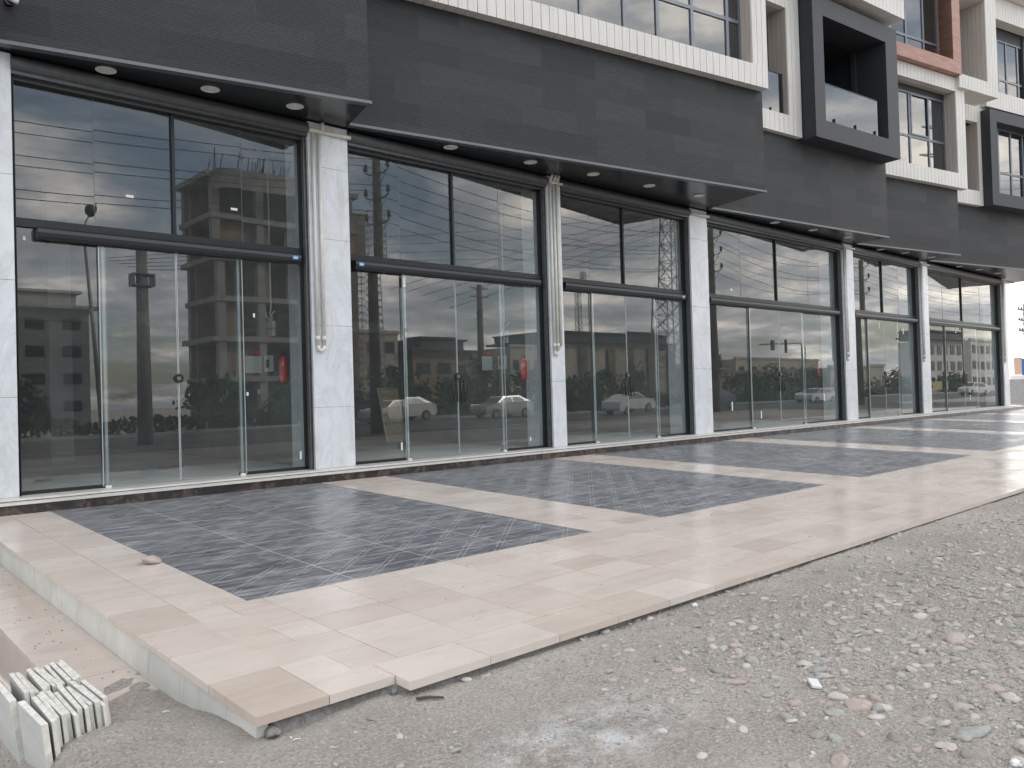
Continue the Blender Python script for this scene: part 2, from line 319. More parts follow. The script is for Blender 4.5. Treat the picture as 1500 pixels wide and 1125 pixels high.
# ------------------------------------------------------------------ mesh helpers
class MB:
    def __init__(s): s.v = []; s.f = []; s.mi = []; s.tint = []; s.uv = []
    def face(s, pts, mi=0, tint=.5, uv=None):
        i = len(s.v); s.v += [tuple(p) for p in pts]; s.f.append(tuple(range(i, i+len(pts)))); s.mi.append(mi); s.tint.append(tint); s.uv.append(uv)
    def hexa(s, P, mi=0, tint=.5, skip=()):
        # P: 8 points, 0-3 bottom ring, 4-7 top ring
        i = len(s.v); s.v += [tuple(p) for p in P]
        fs = [(0, 3, 2, 1), (4, 5, 6, 7), (0, 1, 5, 4), (1, 2, 6, 5), (2, 3, 7, 6), (3, 0, 4, 7)]
        for k_, f in enumerate(fs):
            if k_ in skip: continue
            s.f.append(tuple(i+j for j in f)); s.mi.append(mi); s.tint.append(tint); s.uv.append(None)
    def box(s, x0, x1, y0, y1, z0, z1, mi=0, tint=.5, skip=()):
        s.hexa([(x0, y0, z0), (x1, y0, z0), (x1, y1, z0), (x0, y1, z0), (x0, y0, z1), (x1, y0, z1), (x1, y1, z1), (x0, y1, z1)], mi, tint, skip)
    def lbox(s, fn, s0, s1, d0, d1, z0, z1, mi=0, tint=.5, skip=()):
        s.hexa([fn(s0, d1, z0), fn(s1, d1, z0), fn(s1, d0, z0), fn(s0, d0, z0), fn(s0, d1, z1), fn(s1, d1, z1), fn(s1, d0, z1), fn(s0, d0, z1)], mi, tint, skip)
    def tube(s, pts, r, n=10, mi=0, cap=True, tint=.5):
        pts = [Vector(p) for p in pts]; rs = r if isinstance(r, (list, tuple)) else [r]*len(pts)
        i0 = len(s.v); prev = None
        for a, p in enumerate(pts):
            d = (pts[min(a+1, len(pts)-1)]-pts[max(a-1, 0)]).normalized()
            if prev is None: prev = d.orthogonal().normalized()
            u = (prev - d*prev.dot(d)).normalized(); prev = u; vv = d.cross(u)
            for b in range(n):
                an = 2*math.pi*b/n; q = p + (u*math.cos(an)+vv*math.sin(an))*rs[a]; s.v.append(tuple(q))
        for a in range(len(pts)-1):
            for b in range(n):
                s.f.append((i0+a*n+b, i0+a*n+(b+1) % n, i0+(a+1)*n+(b+1) % n, i0+(a+1)*n+b)); s.mi.append(mi); s.tint.append(tint); s.uv.append(None)
        if cap:
            s.f.append(tuple(i0+b for b in reversed(range(n)))); s.mi.append(mi); s.tint.append(tint); s.uv.append(None)
            e0 = i0+(len(pts)-1)*n; s.f.append(tuple(e0+b for b in range(n))); s.mi.append(mi); s.tint.append(tint); s.uv.append(None)
    def lathe(s, prof, n=24, c=(0, 0, 0), mi=0):
        i0 = len(s.v)
        for r_, z_ in prof:
            for b in range(n):
                an = 2*math.pi*b/n; s.v.append((c[0]+r_*math.cos(an), c[1]+r_*math.sin(an), c[2]+z_))
        for a in range(len(prof)-1):
            for b in range(n):
                s.f.append((i0+a*n+b, i0+a*n+(b+1) % n, i0+(a+1)*n+(b+1) % n, i0+(a+1)*n+b)); s.mi.append(mi); s.tint.append(.5); s.uv.append(None)
    def build(s, name, mats, parent=None, smooth=False, bevel=0):
        me = bpy.data.meshes.new(name); me.from_pydata(s.v, [], s.f); 
        mats = mats if isinstance(mats, (list, tuple)) else [mats]
        for x in mats: me.materials.append(MATS[x])
        me.polygons.foreach_set('material_index', s.mi)
        a = me.attributes.new('tint', 'FLOAT', 'FACE'); a.data.foreach_set('value', s.tint)
        if any(u for u in s.uv):
            ul = me.uv_layers.new(name='UVMap')
            for p, u in zip(me.polygons, s.uv):
                if u:
                    for li, q in zip(p.loop_indices, u): ul.data[li].uv = q
        if smooth: me.polygons.foreach_set('use_smooth', [True]*len(me.polygons))
        me.update()
        o = bpy.data.objects.new(name, me); col.objects.link(o)
        if parent is not None:
            o.parent = parent
            if parent.get('_wl'): o.matrix_parent_inverse = Matrix.Translation(-Vector(parent['_wl']))
        if bevel:
            b = o.modifiers.new('bevel', 'BEVEL'); b.width = bevel; b.segments = 2; b.limit_method = 'ANGLE'
        return o
def np_mesh(name, V, Fs, tint, mat, smooth=True):
    me = bpy.data.meshes.new(name); nf = len(Fs); k_ = Fs.shape[1]
    me.vertices.add(len(V)); me.vertices.foreach_set('co', V.astype(np.float32).ravel())
    me.loops.add(nf*k_); me.loops.foreach_set('vertex_index', Fs.astype(np.int32).ravel())
    me.polygons.add(nf); me.polygons.foreach_set('loop_start', np.arange(0, nf*k_, k_, dtype=np.int32)); me.polygons.foreach_set('loop_total', np.full(nf, k_, np.int32))
    me.update(calc_edges=True); me.materials.append(MATS[mat])
    a = me.attributes.new('tint', 'FLOAT', 'FACE'); a.data.foreach_set('value', tint.astype(np.float32))
    if smooth: me.polygons.foreach_set('use_smooth', np.ones(nf, bool))
    o = bpy.data.objects.new(name, me); col.objects.link(o); return o
def tag(o, label=None, cat=None, group=None, kind=None):
    if label: o['label'] = label
    if cat: o['category'] = cat
    if group: o['group'] = group
    if kind: o['kind'] = kind
    return o
def thing(name, label, cat, loc=(0, 0, 0), rz=0, group=None, world=False):
    # world=True: the parts are given in world coordinates; otherwise in the thing's own
    o = bpy.data.objects.new(name, None); col.objects.link(o); o.location = loc; o.rotation_euler = (0, 0, rz); o.empty_display_size = .2
    if world: o['_wl'] = list(loc)
    return tag(o, label, cat, group)
def copy_tree(o, parent=None):
    c = o.copy(); col.objects.link(c)
    if parent is not None: c.parent = parent
    for ch in [x for x in o.children]: copy_tree(ch, c)
    return c

# ------------------------------------------------------------------ terrace and ground
def TZ(Y): return -.17 + .03*(Y+.55)
TX0, TX1 = 1.62, 47.0
g = MB()    # beige tiles
def tile(x0, x1, y0, y1, th=.012, gap=.0022, tint=None, lift=0, mb=g):
    if x1-x0 < .03 or y1-y0 < .03: return
    t_ = rng.random() if tint is None else tint
    x0 += gap; x1 -= gap; y0 += gap; y1 -= gap
    dz = rng.uniform(-.0012, .0012)+lift
    P = [(x0, y0, TZ(y0)-th), (x1, y0, TZ(y0)-th), (x1, y1, TZ(y1)-th), (x0, y1, TZ(y1)-th), (x0, y0, TZ(y0)+dz), (x1, y0, TZ(y0)+dz), (x1, y1, TZ(y1)+dz), (x0, y1, TZ(y1)+dz)]
    mb.hexa(P, 0, t_, skip=(0,))
def tone():
    r_ = rng.random()
    return min(1, max(0, rng.gauss(.60, .19))) if r_ > .05 else rng.uniform(.2, .4)
YF, YO = -5.97, -8.01
carpets = [(2.445, 6.03), (7.19, 10.92), (12.07, 16.72), (17.9, 23.05), (24.2, 28.6), (29.7, 33.9), (35.0, 38.0)]
rows = np.linspace(YO, YF, 7)
for i in range(6):                                        # front band
    x = 2.0 if i > 0 else 2.385
    off = .547*.5*(i % 2)
    if i == 0:
        tile(1.62, 2.0, -7.88, -7.33, th=.045, tint=.10); tile(2.0, 2.385, -7.88, -7.65, th=.045, tint=.7); 
    while x < TX1:
        x2 = x + .547 - (off if x < 2.5 and i > 0 else 0)
        tile(x, min(x2, TX1), rows[i], rows[i+1], th=.045 if i == 0 else .012, tint=tone()); x = x2
y = -7.33
for c_i, (xa, xb) in enumerate(((1.62, 2.02), (2.02, 2.445))):   # left band
    y = -7.33 if c_i == 0 else YF
    y += 0
    while y < -.56:
        y2 = min(y+.55, -.56)
        if c_i == 0 and y < -7.3: tile(xa, xb, y, y2, th=.045, tint=tone())
        else: tile(xa, xb, y, y2, th=.03, tint=tone())
        y = y2 - (0 if y2 < -.56 else 0)
        if y >= -.56: break
edges = [c for c in carpets]
for a in range(len(carpets)):                              # strips between the inlays
    xa = carpets[a][1]; xb = carpets[a+1][0] if a+1 < len(carpets) else TX1
    n_ = 2 if xb-xa < 2 else 16
    for q in range(n_):
        xs, xe = xa+(xb-xa)*q/n_, xa+(xb-xa)*(q+1)/n_
        y = YF; first = .28 if q % 2 else .55
        while y < -.56:
            y2 = min(y+first, -.56); tile(xs, xe, y, y2, tint=tone()); y = y2; first = .55
g.build('beige_paving', 'beige_stone').update_tag()
bpy.data.objects['beige_paving']['kind'] = 'structure'
s = MB()
for xa, xb in carpets:
    s.face([(xa+.002, YF+.002, TZ(YF)), (xb-.002, YF+.002, TZ(YF)), (xb-.002, -.56, TZ(-.56)), (xa+.002, -.56, TZ(-.56))])
tag(s.build('slate_paving', 'slate_inlay'), kind='structure')
b = MB()                                                   # grout bed and mortar body below
b.face([(2.0, -7.86, TZ(-7.86)-.006), (TX1, -7.86, TZ(-7.86)-.006), (TX1, -.5, TZ(-.5)-.006), (2.0, -.5, TZ(-.5)-.006)])
b.face([(1.63, -7.6, TZ(-7.6)-.0062), (2.0, -7.6, TZ(-7.6)-.0062), (2.0, -.5, TZ(-.5)-.0062), (1.63, -.5, TZ(-.5)-.0062)])
tag(b.build('grout_bed', 'kerb'), kind='structure')
b = MB()
nx = 240; xs = np.linspace(1.72, TX1, nx)
prev = None
for i, x in enumerate(xs):
    yy = -7.95 + .04*noise.noise(Vector((x*5, 1, 0))) + .03*noise.noise(Vector((x*17, 4, 0)))
    if x < 2.4: yy += .12
    cur = (x, yy)
    if prev:
        for (za, zb, o1, o2) in ((-.045, -.10, 0, -.03), (-.10, -.30, -.03, -.10)):
            b.face([(prev[0], prev[1]+o1, TZ(-7.9)+za), (cur[0], cur[1]+o1, TZ(-7.9)+za), (cur[0], cur[1]+o2, TZ(-7.9)+zb), (prev[0], prev[1]+o2, TZ(-7.9)+zb)])
    prev = cur
tag(b.build('mortar_bed', 'mortar'), kind='structure')
# left flank: marble riser, lower step, its riser
b = MB(); y = -7.84; 
while y < -.5:
    y2 = y + rng.choice((.34, .42, .55))
    y2 = min(y2, -.5)
    b.hexa([(1.625, y+.002, TZ(y)-.30), (1.70, y+.002, TZ(y)-.30), (1.70, y2-.002, TZ(y2)-.30), (1.625, y2-.002, TZ(y2)-.30), (1.645, y+.002, TZ(y)-.031), (1.70, y+.002, TZ(y)-.031), (1.70, y2-.002, TZ(y2)-.031), (1.645, y2-.002, TZ(y2)-.031)]); y = y2
tag(b.build('terrace_riser', 'riser_marble'), kind='structure')
b = MB(); y = -6.9
while y < -.5:
    y2 = min(y+.8, -.5); tile(1.20, 1.63, y, y2, th=.03, tint=rng.uniform(.1, .55), lift=0, mb=b); y = y2
for i, v_ in enumerate(b.v): b.v[i] = (v_[0], v_[1], v_[2]-.228)
b.hexa([(1.215, -6.9, -.95), (1.6, -6.9, -.95), (1.6, -.5, -.95), (1.215, -.5, -.95), (1.215, -6.9, TZ(-6.9)-.258), (1.6, -6.9, TZ(-6.9)-.258), (1.6, -.5, TZ(-.5)-.258), (1.215, -.5, TZ(-.5)-.258)], 0, .3)
tag(b.build('lower_step', 'beige_stone'), kind='structure')

def sstep(a, b_, x):
    t_ = min(1, max(0, (x-a)/(b_-a))); return t_*t_*(3-2*t_)
def GH(x, y):
    """ground height"""
    z = -.475 - .025*math.exp(-((x-1.7)**2+(y+7.9)**2)/.12) + .018*noise.noise(Vector((x*.8, y*.8, 0))) + .012*noise.noise(Vector((x*2.6, y*2.6, 3)))
    z += .02*sstep(3.5, 9, x)                                  # rises to the paving further along
    if y < -16: z = -.475 + (z+.475)*.3
    z += .055*math.exp(-((x-1.18)**2/.05+(y+7.3)**2/.05))
    # the bank that falls away beside the flank of the terrace
    f = 1-sstep(.66, 1.02, x)
    drop = .42*f*sstep(-9.2, -7.0, y) + (.10*sstep(-7.8, -6.8, y) if x < 1.75 else 0)
    z -= drop
    if y > -8.3 and x > 1.7: z = min(z, TZ(y)-.055-.02*0) if y > -7.9 else min(z, -.45)
    if y > -7.6 and x > 1.9: z = -.62
    return z
def grid(name, x0, x1, y0, y1, st, mat, zf=GH, dz=0):
    nx = int((x1-x0)/st)+1; ny = int((y1-y0)/st)+1
    xs = np.linspace(x0, x1, nx); ys = np.linspace(y0, y1, ny)
    V = np.array([(x, y, zf(x, y)+dz) for y in ys for x in xs])
    idx = np.arange(nx*ny).reshape(ny, nx)
    Fs = np.stack([idx[:-1, :-1], idx[:-1, 1:], idx[1:, 1:], idx[1:, :-1]], -1).reshape(-1, 4)
    return np_mesh(name, V, Fs, np.zeros(len(Fs)), mat)
def GH2(x, y):
    z = GH(x, y); p = Vector((x, y, 0))
    z += .006*noise.noise(p*9) + .003*noise.noise(p*24)
    # gravel mound against the flank riser
    return z
tag(grid('ground_near', -1.0, 14, -11.6, -6.0, .035, 'gravel_soil', GH2), kind='structure')
b = MB()      # one sheet to the horizon with a hole under the fine patch
Z0 = -.475
def far(x0, x1, y0, y1, z=Z0): b.face([(x0, y0, z), (x1, y0, z), (x1, y1, z), (x0, y1, z)])
far(-900, -1.0, -900, 900); far(14, 1500, -900, -7.8); far(-1.0, 14, -900, -11.6); far(47, 1500, -7.8, 900); far(-1.0, 47, 12, 900); far(-1, 1.2, -6.0, 12, -.9)
tag(b.build('ground', 'gravel_soil'), kind='structure')
b = MB(); b.face([(-900, -33, -.47), (1500, -33, -.47), (1500, -17.2, -.47), (-900, -17.2, -.47)]); b.face([(52, -17.2, -.4705), (68, -17.2, -.4705), (68, 300, -.4705), (52, 300, -.4705)])
tag(b.build('road', 'asphalt'), kind='structure')
b = MB()
for x in range(-40, 260, 6): b.face([(x, -25.1, -.466), (x+3, -25.1, -.466), (x+3, -24.95, -.466), (x, -24.95, -.466)])
b.face([(-200, -32.3, -.466), (400, -32.3, -.466), (400, -32.15, -.466), (-200, -32.15, -.466)])
tag(b.build('road_marking', 'road_paint'), kind='structure')
b = MB(); b.box(-300, 500, -33.25, -33.0, -.6, -.33); b.box(-300, 50, -17.2, -17.0, -.6, -.36)
tag(b.build('kerb', 'kerb'), kind='structure')

# gravel: many stones in one object
def ico(sub):
    import bmesh
    bm = bmesh.new(); bmesh.ops.create_icosphere(bm, subdivisions=sub, radius=1)
    V = np.array([v.co[:] for v in bm.verts]); Fs = np.array([[v.index for v in f.verts] for f in bm.faces]); bm.free(); return V, Fs
I1, I2, I3 = ico(1), ico(2), ico(3)
nr = np.random.default_rng(5)
def stones(pts, sizes, base, flat=.5):
    V0, F0 = base; Vs, Fs, T = [], [], []; k_ = 0
    for (x, y, z), sz in zip(pts, sizes):
        V = V0.copy()
        for _ in range(5):                                      # random planar cuts make angular cobbles
            n_ = nr.normal(size=3); n_ /= np.linalg.norm(n_); h = nr.uniform(.55, .9); d = V@n_ - h; V = V - np.outer(np.maximum(d, 0), n_)
        V *= np.array([nr.uniform(.7, 1.4), nr.uniform(.55, 1.0), flat*nr.uniform(.6, 1.15)])*sz
        a, t1 = nr.uniform(0, 6.28), nr.normal(0, .22)
        ca, sa = math.cos(a), math.sin(a); V = V@np.array([[ca, sa, 0], [-sa, ca, 0], [0, 0, 1]])
        ct, st = math.cos(t1), math.sin(t1); V = V@np.array([[1, 0, 0], [0, ct, st], [0, -st, ct]])
        Vs.append(V+np.array([x, y, z+sz*flat*.12])); Fs.append(F0+k_); k_ += len(V0); T.append(np.full(len(F0), nr.uniform(0, 1)))
    return np.concatenate(Vs), np.concatenate(Fs), np.concatenate(T)
def dens(x, y):
    """0..1, where the coarse stones lie"""
    d = noise.noise(Vector((x*.9+3, y*.9, 7)))*.5+.5
    right = sstep(2.9, 4.3, x)
    lane = sstep(-8.25, -8.9, y)
    return (0.06+.94*right)*(.25+.75*lane)*(.35+.9*d)
def scatter(n, smin, smax, base, xr, yr, pw=2.2, usedens=True, flat=.5, distance_bias=True):
    P, S = [], []
    while len(P) < n:
        # more of them near the camera, where they are seen large
        x = xr[0]+(xr[1]-xr[0])*(rng.random()**1.6 if distance_bias else rng.random()); y = rng.uniform(*yr)
        if y > -7.93 and x > 1.5: continue
        if usedens and rng.random() > dens(x, y): continue
        z = GH2(x, y)
        P.append((x, y, z)); S.append(smin+(smax-smin)*rng.random()**pw)
    return stones(P, S, base, flat)
parts_ = [scatter(42000, .003, .010, I1, (.2, 11), (-11.0, -6.6), 1.5, False),
          scatter(20000, .006, .020, I1, (1.2, 13.5), (-11.0, -7.9), 2.6, True),
          scatter(4600, .013, .046, I2, (1.4, 13.5), (-11.0, -7.95), 3.0, True)]
off = 0; VV, FF, TT = [], [], []
for V, Fc, T in parts_: VV.append(V); FF.append(Fc+off); TT.append(T); off += len(V)
o = np_mesh('gravel', np.concatenate(VV), np.concatenate(FF), np.concatenate(TT), 'pebble')
tag(o, 'grey and pinkish gravel and pebbles covering the ground beside the terrace', 'gravel', kind='stuff')
# larger stones, each its own thing
def stone_obj(x, y, sz, label, tint, squash=.55, grp='larger stones lying in the gravel', stretch=1.0, z=None, rz=None, mat='pebble'):
    st_ = nr.bit_generator.state
    V, Fc, T = stones([(0, 0, 0)], [sz], I3, squash); V[:, 0] *= stretch
    d = np.array([noise.noise(Vector(v)*(1.6/sz)+Vector((x, y, 0)))*.10*sz for v in V]); nn = V/np.maximum(np.linalg.norm(V, axis=1, keepdims=True), 1e-6); V = V+nn*d[:, None]
    o = np_mesh('stone', V, Fc, np.full(len(Fc), tint), mat); o.location = (x, y, (GH2(x, y) if z is None else z)+.0); 
    if rz is not None: o.rotation_euler = (0, 0, rz)
    return tag(o, label, 'stone', grp)
big = [ # x, y, size, label, tint
 (4.82, -9.62, .085, 'largest pinkish rounded stone in the cluster right of the white tile chip', .74),
 (4.55, -9.50, .07, 'greenish flat oval stone in the cluster nearest the white tile chip', .4),
 (4.42, -9.62, .06, 'pale green oval stone left of the big pinkish stone', .43)]
# placed by ground position; the photo's bigger cobbles lie near (1250,1035), (1340,903), (1390,937), (1480,855)
BIG = [(1258, 1035, .062, 'large pinkish rounded stone just right of the white tile chip', .74), (1228, 1022, .045, 'pale oval stone directly below the white tile chip', .86),
 (1222, 1042, .042, 'grey-green flat stone left of the large pinkish stone', .42), (1288, 1040, .042, 'greenish stone touching the right side of the large pinkish stone', .4),
 (1282, 1023, .038, 'orange-pink stone above the greenish stone in the cobble cluster', .72), (1205, 1030, .034, 'small rose stone at the left of the cobble cluster', .7),
 (1348, 902, .055, 'long flat pale stone lying alone in the mid gravel', .86), (1400, 937, .07, 'long pinkish wedge shaped stone right of centre in the gravel', .62),
 (1460, 883, .05, 'rounded pale stone in the heap at the right edge', .55), (1427, 880, .045, 'angular pink stone in the upper right heap of cobbles', .72),
 (1448, 980, .052, 'rose brown oval stone near the right edge', .7), (1408, 1040, .048, 'grey rounded stone among the lower right cobbles', .55),
 (1380, 1060, .05, 'whitish angular stone in the lower right cobbles', .88), (1355, 1055, .045, 'pinkish flat stone left of the whitish angular stone', .66),
 (1425, 1070, .058, 'greenish flat slab-like stone in the lower right', .42), (1385, 1093, .05, 'pale pink flat stone close to the bottom edge', .8),
 (1425, 1107, .045, 'brown round stone at the bottom edge on the right', .08), (1230, 1110, .05, 'pinkish cobble at the bottom edge below the cluster', .66),
 (1480, 1025, .07, 'orange-pink long stone cut by the right edge', .8), (1160, 1053, .03, 'pale round stone left of the cobble cluster', .86),
 (968, 1068, .032, 'cream round stone in the lower middle gravel', .86), (993, 932, .026, 'pale green flat stone in the middle gravel', .44),
 (1061, 950, .03, 'cream flat stone in the middle gravel', .88), (1255, 933, .03, 'pale thin flat stone above the tile chip', .88),
 (683, 994, .030, 'round pale stone beside the terrace edge near the stick', .86), (712, 986, .024, 'flat grey stone beside the terrace edge by the round pale stone', .55), (1028, 1107, .034, 'cream stone at the bottom edge in the middle', .86),
 (1475, 765, .06, 'pink broken stone lying far off by the road side', .74), (1270, 844, .05, 'buff stone at the top of the cobble heap', .62), (1500, 860, .06, 'flat grey stone at the right border', .5)]
def gp(x, y, z=-.47):
    q = Vector((x-750, y-562.5, F_PX)); d = rt2*q.x + dn2*q.y + fw*q.z
    t_ = (z-1.05)/d.z; return d.x*t_, -11.4538+d.y*t_
for (px, py, sz, lb, tn) in BIG:
    gx_, gy_ = gp(px, py)
    stone_obj(gx_, gy_, sz, lb, tn, stretch=1.25 if 'long' in lb or 'flat' in lb else 1.0, squash=.36 if 'flat' in lb else .55, grp=None)
x_, y_ = gp(222, 817, TZ(-3.0)+.01)
o = stone_obj(x_, y_, .105, 'flat buff stone lying on the terrace at the edge of the grey paving', .62, squash=.36, grp=None, z=TZ(y_)+.022, stretch=1.15, rz=-.6); 
# small litter
def chip(name, label, cat, px, py, dims, mat, rot, z=-.46):
    x, y = gp(px, py, z); b = MB(); l, w_, h = dims; b.box(-l/2, l/2, -w_/2, w_/2, 0, h)
    o = b.build(name, mat, bevel=.002); o.location = (x, y, GH2(x, y)+.008); o.rotation_euler = rot; return tag(o, label, cat)
chip('tile_chip', 'white rectangular tile chip lying on the gravel cobbles', 'tile', 1193, 1000, (.09, .05, .014), 'tile_chip', (.12, -.10, .75))
def crumple(name, label, cat, px, py, r, mat, seed, z=-.46, sq=.7):
    x, y = gp(px, py, z); V, Fc = I3[0].copy(), I3[1]
    for i, v in enumerate(V): V[i] = v*(1+.75*noise.noise(Vector(v)*2.2+Vector((seed, 0, 0)))) 
    V *= np.array([r, r*.8, r*sq]); o = np_mesh(name, V, Fc, np.full(len(Fc), .5), mat, smooth=False); o.location = (x, y, GH2(x, y)+r*.4); return tag(o, label, cat)
crumple('crumpled_paper', 'small crumpled white paper lying beside the terrace edge', 'litter', 1018, 887, .022, 'paper', 3)
crumple('white_rag', 'white lump of plaster lying by the far terrace edge', 'litter', 1380, 757, .05, 'paper', 9)
crumple('plastic_scrap', 'crumpled white plastic scrap in the bottom right corner of the gravel', 'litter', 1487, 1115, .022, 'paper', 5)
def stick(name, label, px, py, L, r, mat, rz, cat='stick'):
    x, y = gp(px, py, -.46); b = MB(); b.tube([(-L/2, 0, 0), (-L*.1, .006, .003), (L/2, 0, 0)], [r, r*1.1, r*.7], 8); o = b.build(name, mat, smooth=True); o.location = (x, y, GH2(x, y)+r+.004); o.rotation_euler = (0, .05, rz); return tag(o, label, cat)
stick('stick', 'short dark stick lying below the terrace corner step', 630, 1020, .14, .008, 'bark', -.55)
stick('splinter', 'cream wood splinter standing in the rubble under the terrace corner', 427, 1068, .03, .003, 'tile_chip', 1.2, 'splinter')
stick('splinter', 'pale splinter lying slanted in the rubble beside the upright one', 435, 1072, .035, .003, 'tile_chip', -.2, 'splinter')
stick('splinter', 'thin white splinter lying alone on the gravel right of the rubble', 487, 1090, .03, .002, 'tile_chip', -.4, 'splinter')
stick('splinter', 'small white splinter at the foot of the marble riser', 243, 1020, .035, .004, 'tile_chip', -.2, 'splinter')
# rubble lumps under the corner
for i, (px, py, r_, lb) in enumerate([(400, 1062, .055, 'grey mortar lump under the corner of the terrace'), (440, 1043, .05, 'flat mortar lump in front of the first edge tile'), (560, 1000, .04, 'broken mortar lump below the notch between edge tiles'), (578, 1012, .03, 'small mortar crumb below the notched edge tile')]):
    x, y = gp(px, py, -.46); o = stone_obj(x, y, r_, lb, .2, squash=.55, grp=None, mat='mortar', z=GH2(x, y)+.01); o.name = 'mortar_lump'
# crumbs of mortar and grit left on the paving and the lower step
P, S = [], []
for _ in range(420):
    if rng.random() < .5: x, y = rng.uniform(1.25, 1.6), rng.uniform(-6.8, -2.0); z = TZ(y)-.228
    else: x, y = rng.uniform(1.7, 20)**1.0, rng.uniform(-8.0, -.6); z = TZ(y)
    if rng.random() < .35: x = rng.uniform(1.7, 30); y = rng.uniform(-.75, -.57); z = TZ(y)
    P.append((x, y, z+.001)); S.append(.003+.010*rng.random()**3)
V, Fc, T = stones(P, S, I1, .55)
tag(np_mesh('paving_grit', V, Fc, T*.4, 'pebble'), 'loose grit and mortar crumbs scattered on the paving and lower step', 'grit', kind='stuff')
# dusting of white cement on the gravel
for q, (px, py, a_, b_) in enumerate([(745, 1085, .42, .16), (860, 1060, .3, .12)]):
    x, y = gp(px, py)
    P, S = [], []
    for _ in range(1500):
        u_, v_ = nr.normal(0, a_/2), nr.normal(0, b_/2); P.append((x+u_, y+v_, GH2(x+u_, y+v_)+.001)); S.append(.0014+.003*nr.random()**3)
    V, Fc, T = stones(P, S, I1, .5); o = np_mesh('cement_crumbs', V, Fc, T, 'dust_white')
    tag(o, ('white' if q == 0 else 'faint white')+' cement crumbs strewn over the gravel '+('at the bottom middle' if q == 0 else 'right of the thicker patch'), 'cement crumbs', kind='stuff')

# ------------------------------------------------------------------ pile of marble slabs at the lower left
def slab(x, y, z, lx, ly, lz, rx, ry, rz, label, mats=('slab_edge', 'slab_face')):
    b = MB(); j = lambda: rng.uniform(-.004, .004)
    b.box(0, lx, 0, ly, 0, lz)
    b.v = [(a+j()*.4, c+j(), d+j()) for a, c, d in b.v]
    big_ax = 0 if lx < ly else 1
    for i in range(6):
        if big_ax == 0 and i in (3, 5): b.mi[i] = 1
        if big_ax == 1 and i in (2, 4): b.mi[i] = 1
    o = b.build('marble_slab', list(mats), bevel=.002); o.location = (x, y, z); o.rotation_euler = (rx, ry, rz); return tag(o, label, 'stone slab', 'marble offcut slabs stacked on edge at the lower left')
ordn = ['first', 'second', 'third', 'fourth', 'fifth', 'sixth', 'seventh', 'eighth', 'ninth', 'tenth', 'eleventh', 'twelfth']
for r_, (ya, n_) in enumerate(((-6.67, 11), (-7.12, 11))):
    for i in range(n_):
        th = .0215; xx = 1.225-.0265*i - (.0 if r_ else .01); ya -= .009
        slab(xx, ya+rng.uniform(-.03, .03), -.685+.006*(r_ == 0), th*rng.uniform(.9, 1.05), rng.uniform(.38, .43), .30+rng.uniform(-.012, .012), rng.uniform(-.02, .02), -.10+rng.uniform(-.012, .012), rng.uniform(-.03, .03),
             '%s from the right of the white-edged slabs in the %s row of the pile' % (ordn[i], 'back' if r_ == 0 else 'front'))
slab(.945, -7.24, -.94, .030, .42, .555, .0, -.10, .03, 'large grey slab at the front left end of the pile, its broad face bare')
slab(.915, -6.80, -.94, .030, .46, .56, .0, -.12, .0, 'large grey slab behind the front left one, cut by the left border')

# ------------------------------------------------------------------ the building
B = thing('commercial_building', 'long commercial building with marble columns, glass shopfronts, dark canopy band and white framed windows', 'building', (20, 0, -.45), world=True)
bays = [(-3.0, 1.35), (2.20, 6.165), (6.87, 11.37), (11.75, 16.15), (16.87, 23.97), (24.70, 29.81), (30.55, 38.5)]
cols = [(1.35, 2.20), (6.165, 6.87), (11.37, 11.75), (16.15, 16.87), (23.97, 24.70), (29.81, 30.55), (38.5, 39.15)]
HS = 5.4; CF = -.20
def cut_stack(mb, x0, x1, y0, y1, joints):
    for a, c in zip(joints[:-1], joints[1:]): mb.box(x0, x1, y0, y1, a+.0015, c-.0015)
jset = [(0, 1.2, 2.62, 3.9, 5.38), (0, .95, 2.22, 3.58, 4.70, 5.38), (0, 1.3, 2.5, 3.8, 5.38), (0, 1.55, 3.04, 4.66, 5.38), (0, 1.5, 2.9, 4.3, 5.38), (0, 1.3, 2.8, 4.2, 5.38), (0, 1.4, 2.9, 4.3, 5.38)]
for (x0, x1), js in zip(cols, jset):
    c = MB(); cut_stack(c, x0, x1, CF, .55, js)
    o = c.build('column', 'column_marble', B, bevel=.004)
# sill: two marble courses with a shadow joint, black riser under
c = MB(); x = -3.0
while x < 39.7:
    x2 = min(x+1.75, 39.7); c.box(x+.001, x2-.001, -.42, .02, -.025, 0); x = x2
x = -3.6
while x < 39.9:
    x2 = min(x+1.75, 39.9); c.box(x+.001, x2-.001, -.56, .0, -.062, -.034); x = x2
c.build('sill', 'sill_marble', B, bevel=.002)
c = MB(); c.box(-3.0, 39.6, -.40, 0.01, -.034, -.025); c.build('shadow_joint', 'plank_gap', B)
c = MB(); x = -3.2
while x < 39.8:
    x2 = min(x+1.5, 39.8); c.box(x+.0015, x2-.0015, -.545, -.1, -.40, -.062); x = x2
c.build('plinth_riser', 'black_marble', B)
# interior of the shops
c = MB(); c.box(-3, 39.1, .0, 11.0, -.05, -.002); c.build('shop_floor', 'shop_concrete', B)
c = MB(); c.box(-3, 39.1, .04, 11.0, 5.55, 5.7); c.build('shop_ceiling', 'shop_wall', B)
c = MB()
c.box(-3.2, 39.1, 11.0, 11.2, -.05, 5.5)
for (x0, x1) in cols: c.box((x0+x1)/2-.13 if x1 > 7 or True else 0, (x0+x1)/2+.13, .55, 11.0, 0, 5.5)
c.box(-3.2, -3.0, 0, 11, 0, 5.5); c.box(38.9, 39.15, .55, 11, 0, 5.5)
for (x0, x1) in bays: c.box(x0-.2, x1+.2, .12, .30, 5.12, 5.5)     # inner lintel
c.build('shop_partition', 'shop_wall', B)
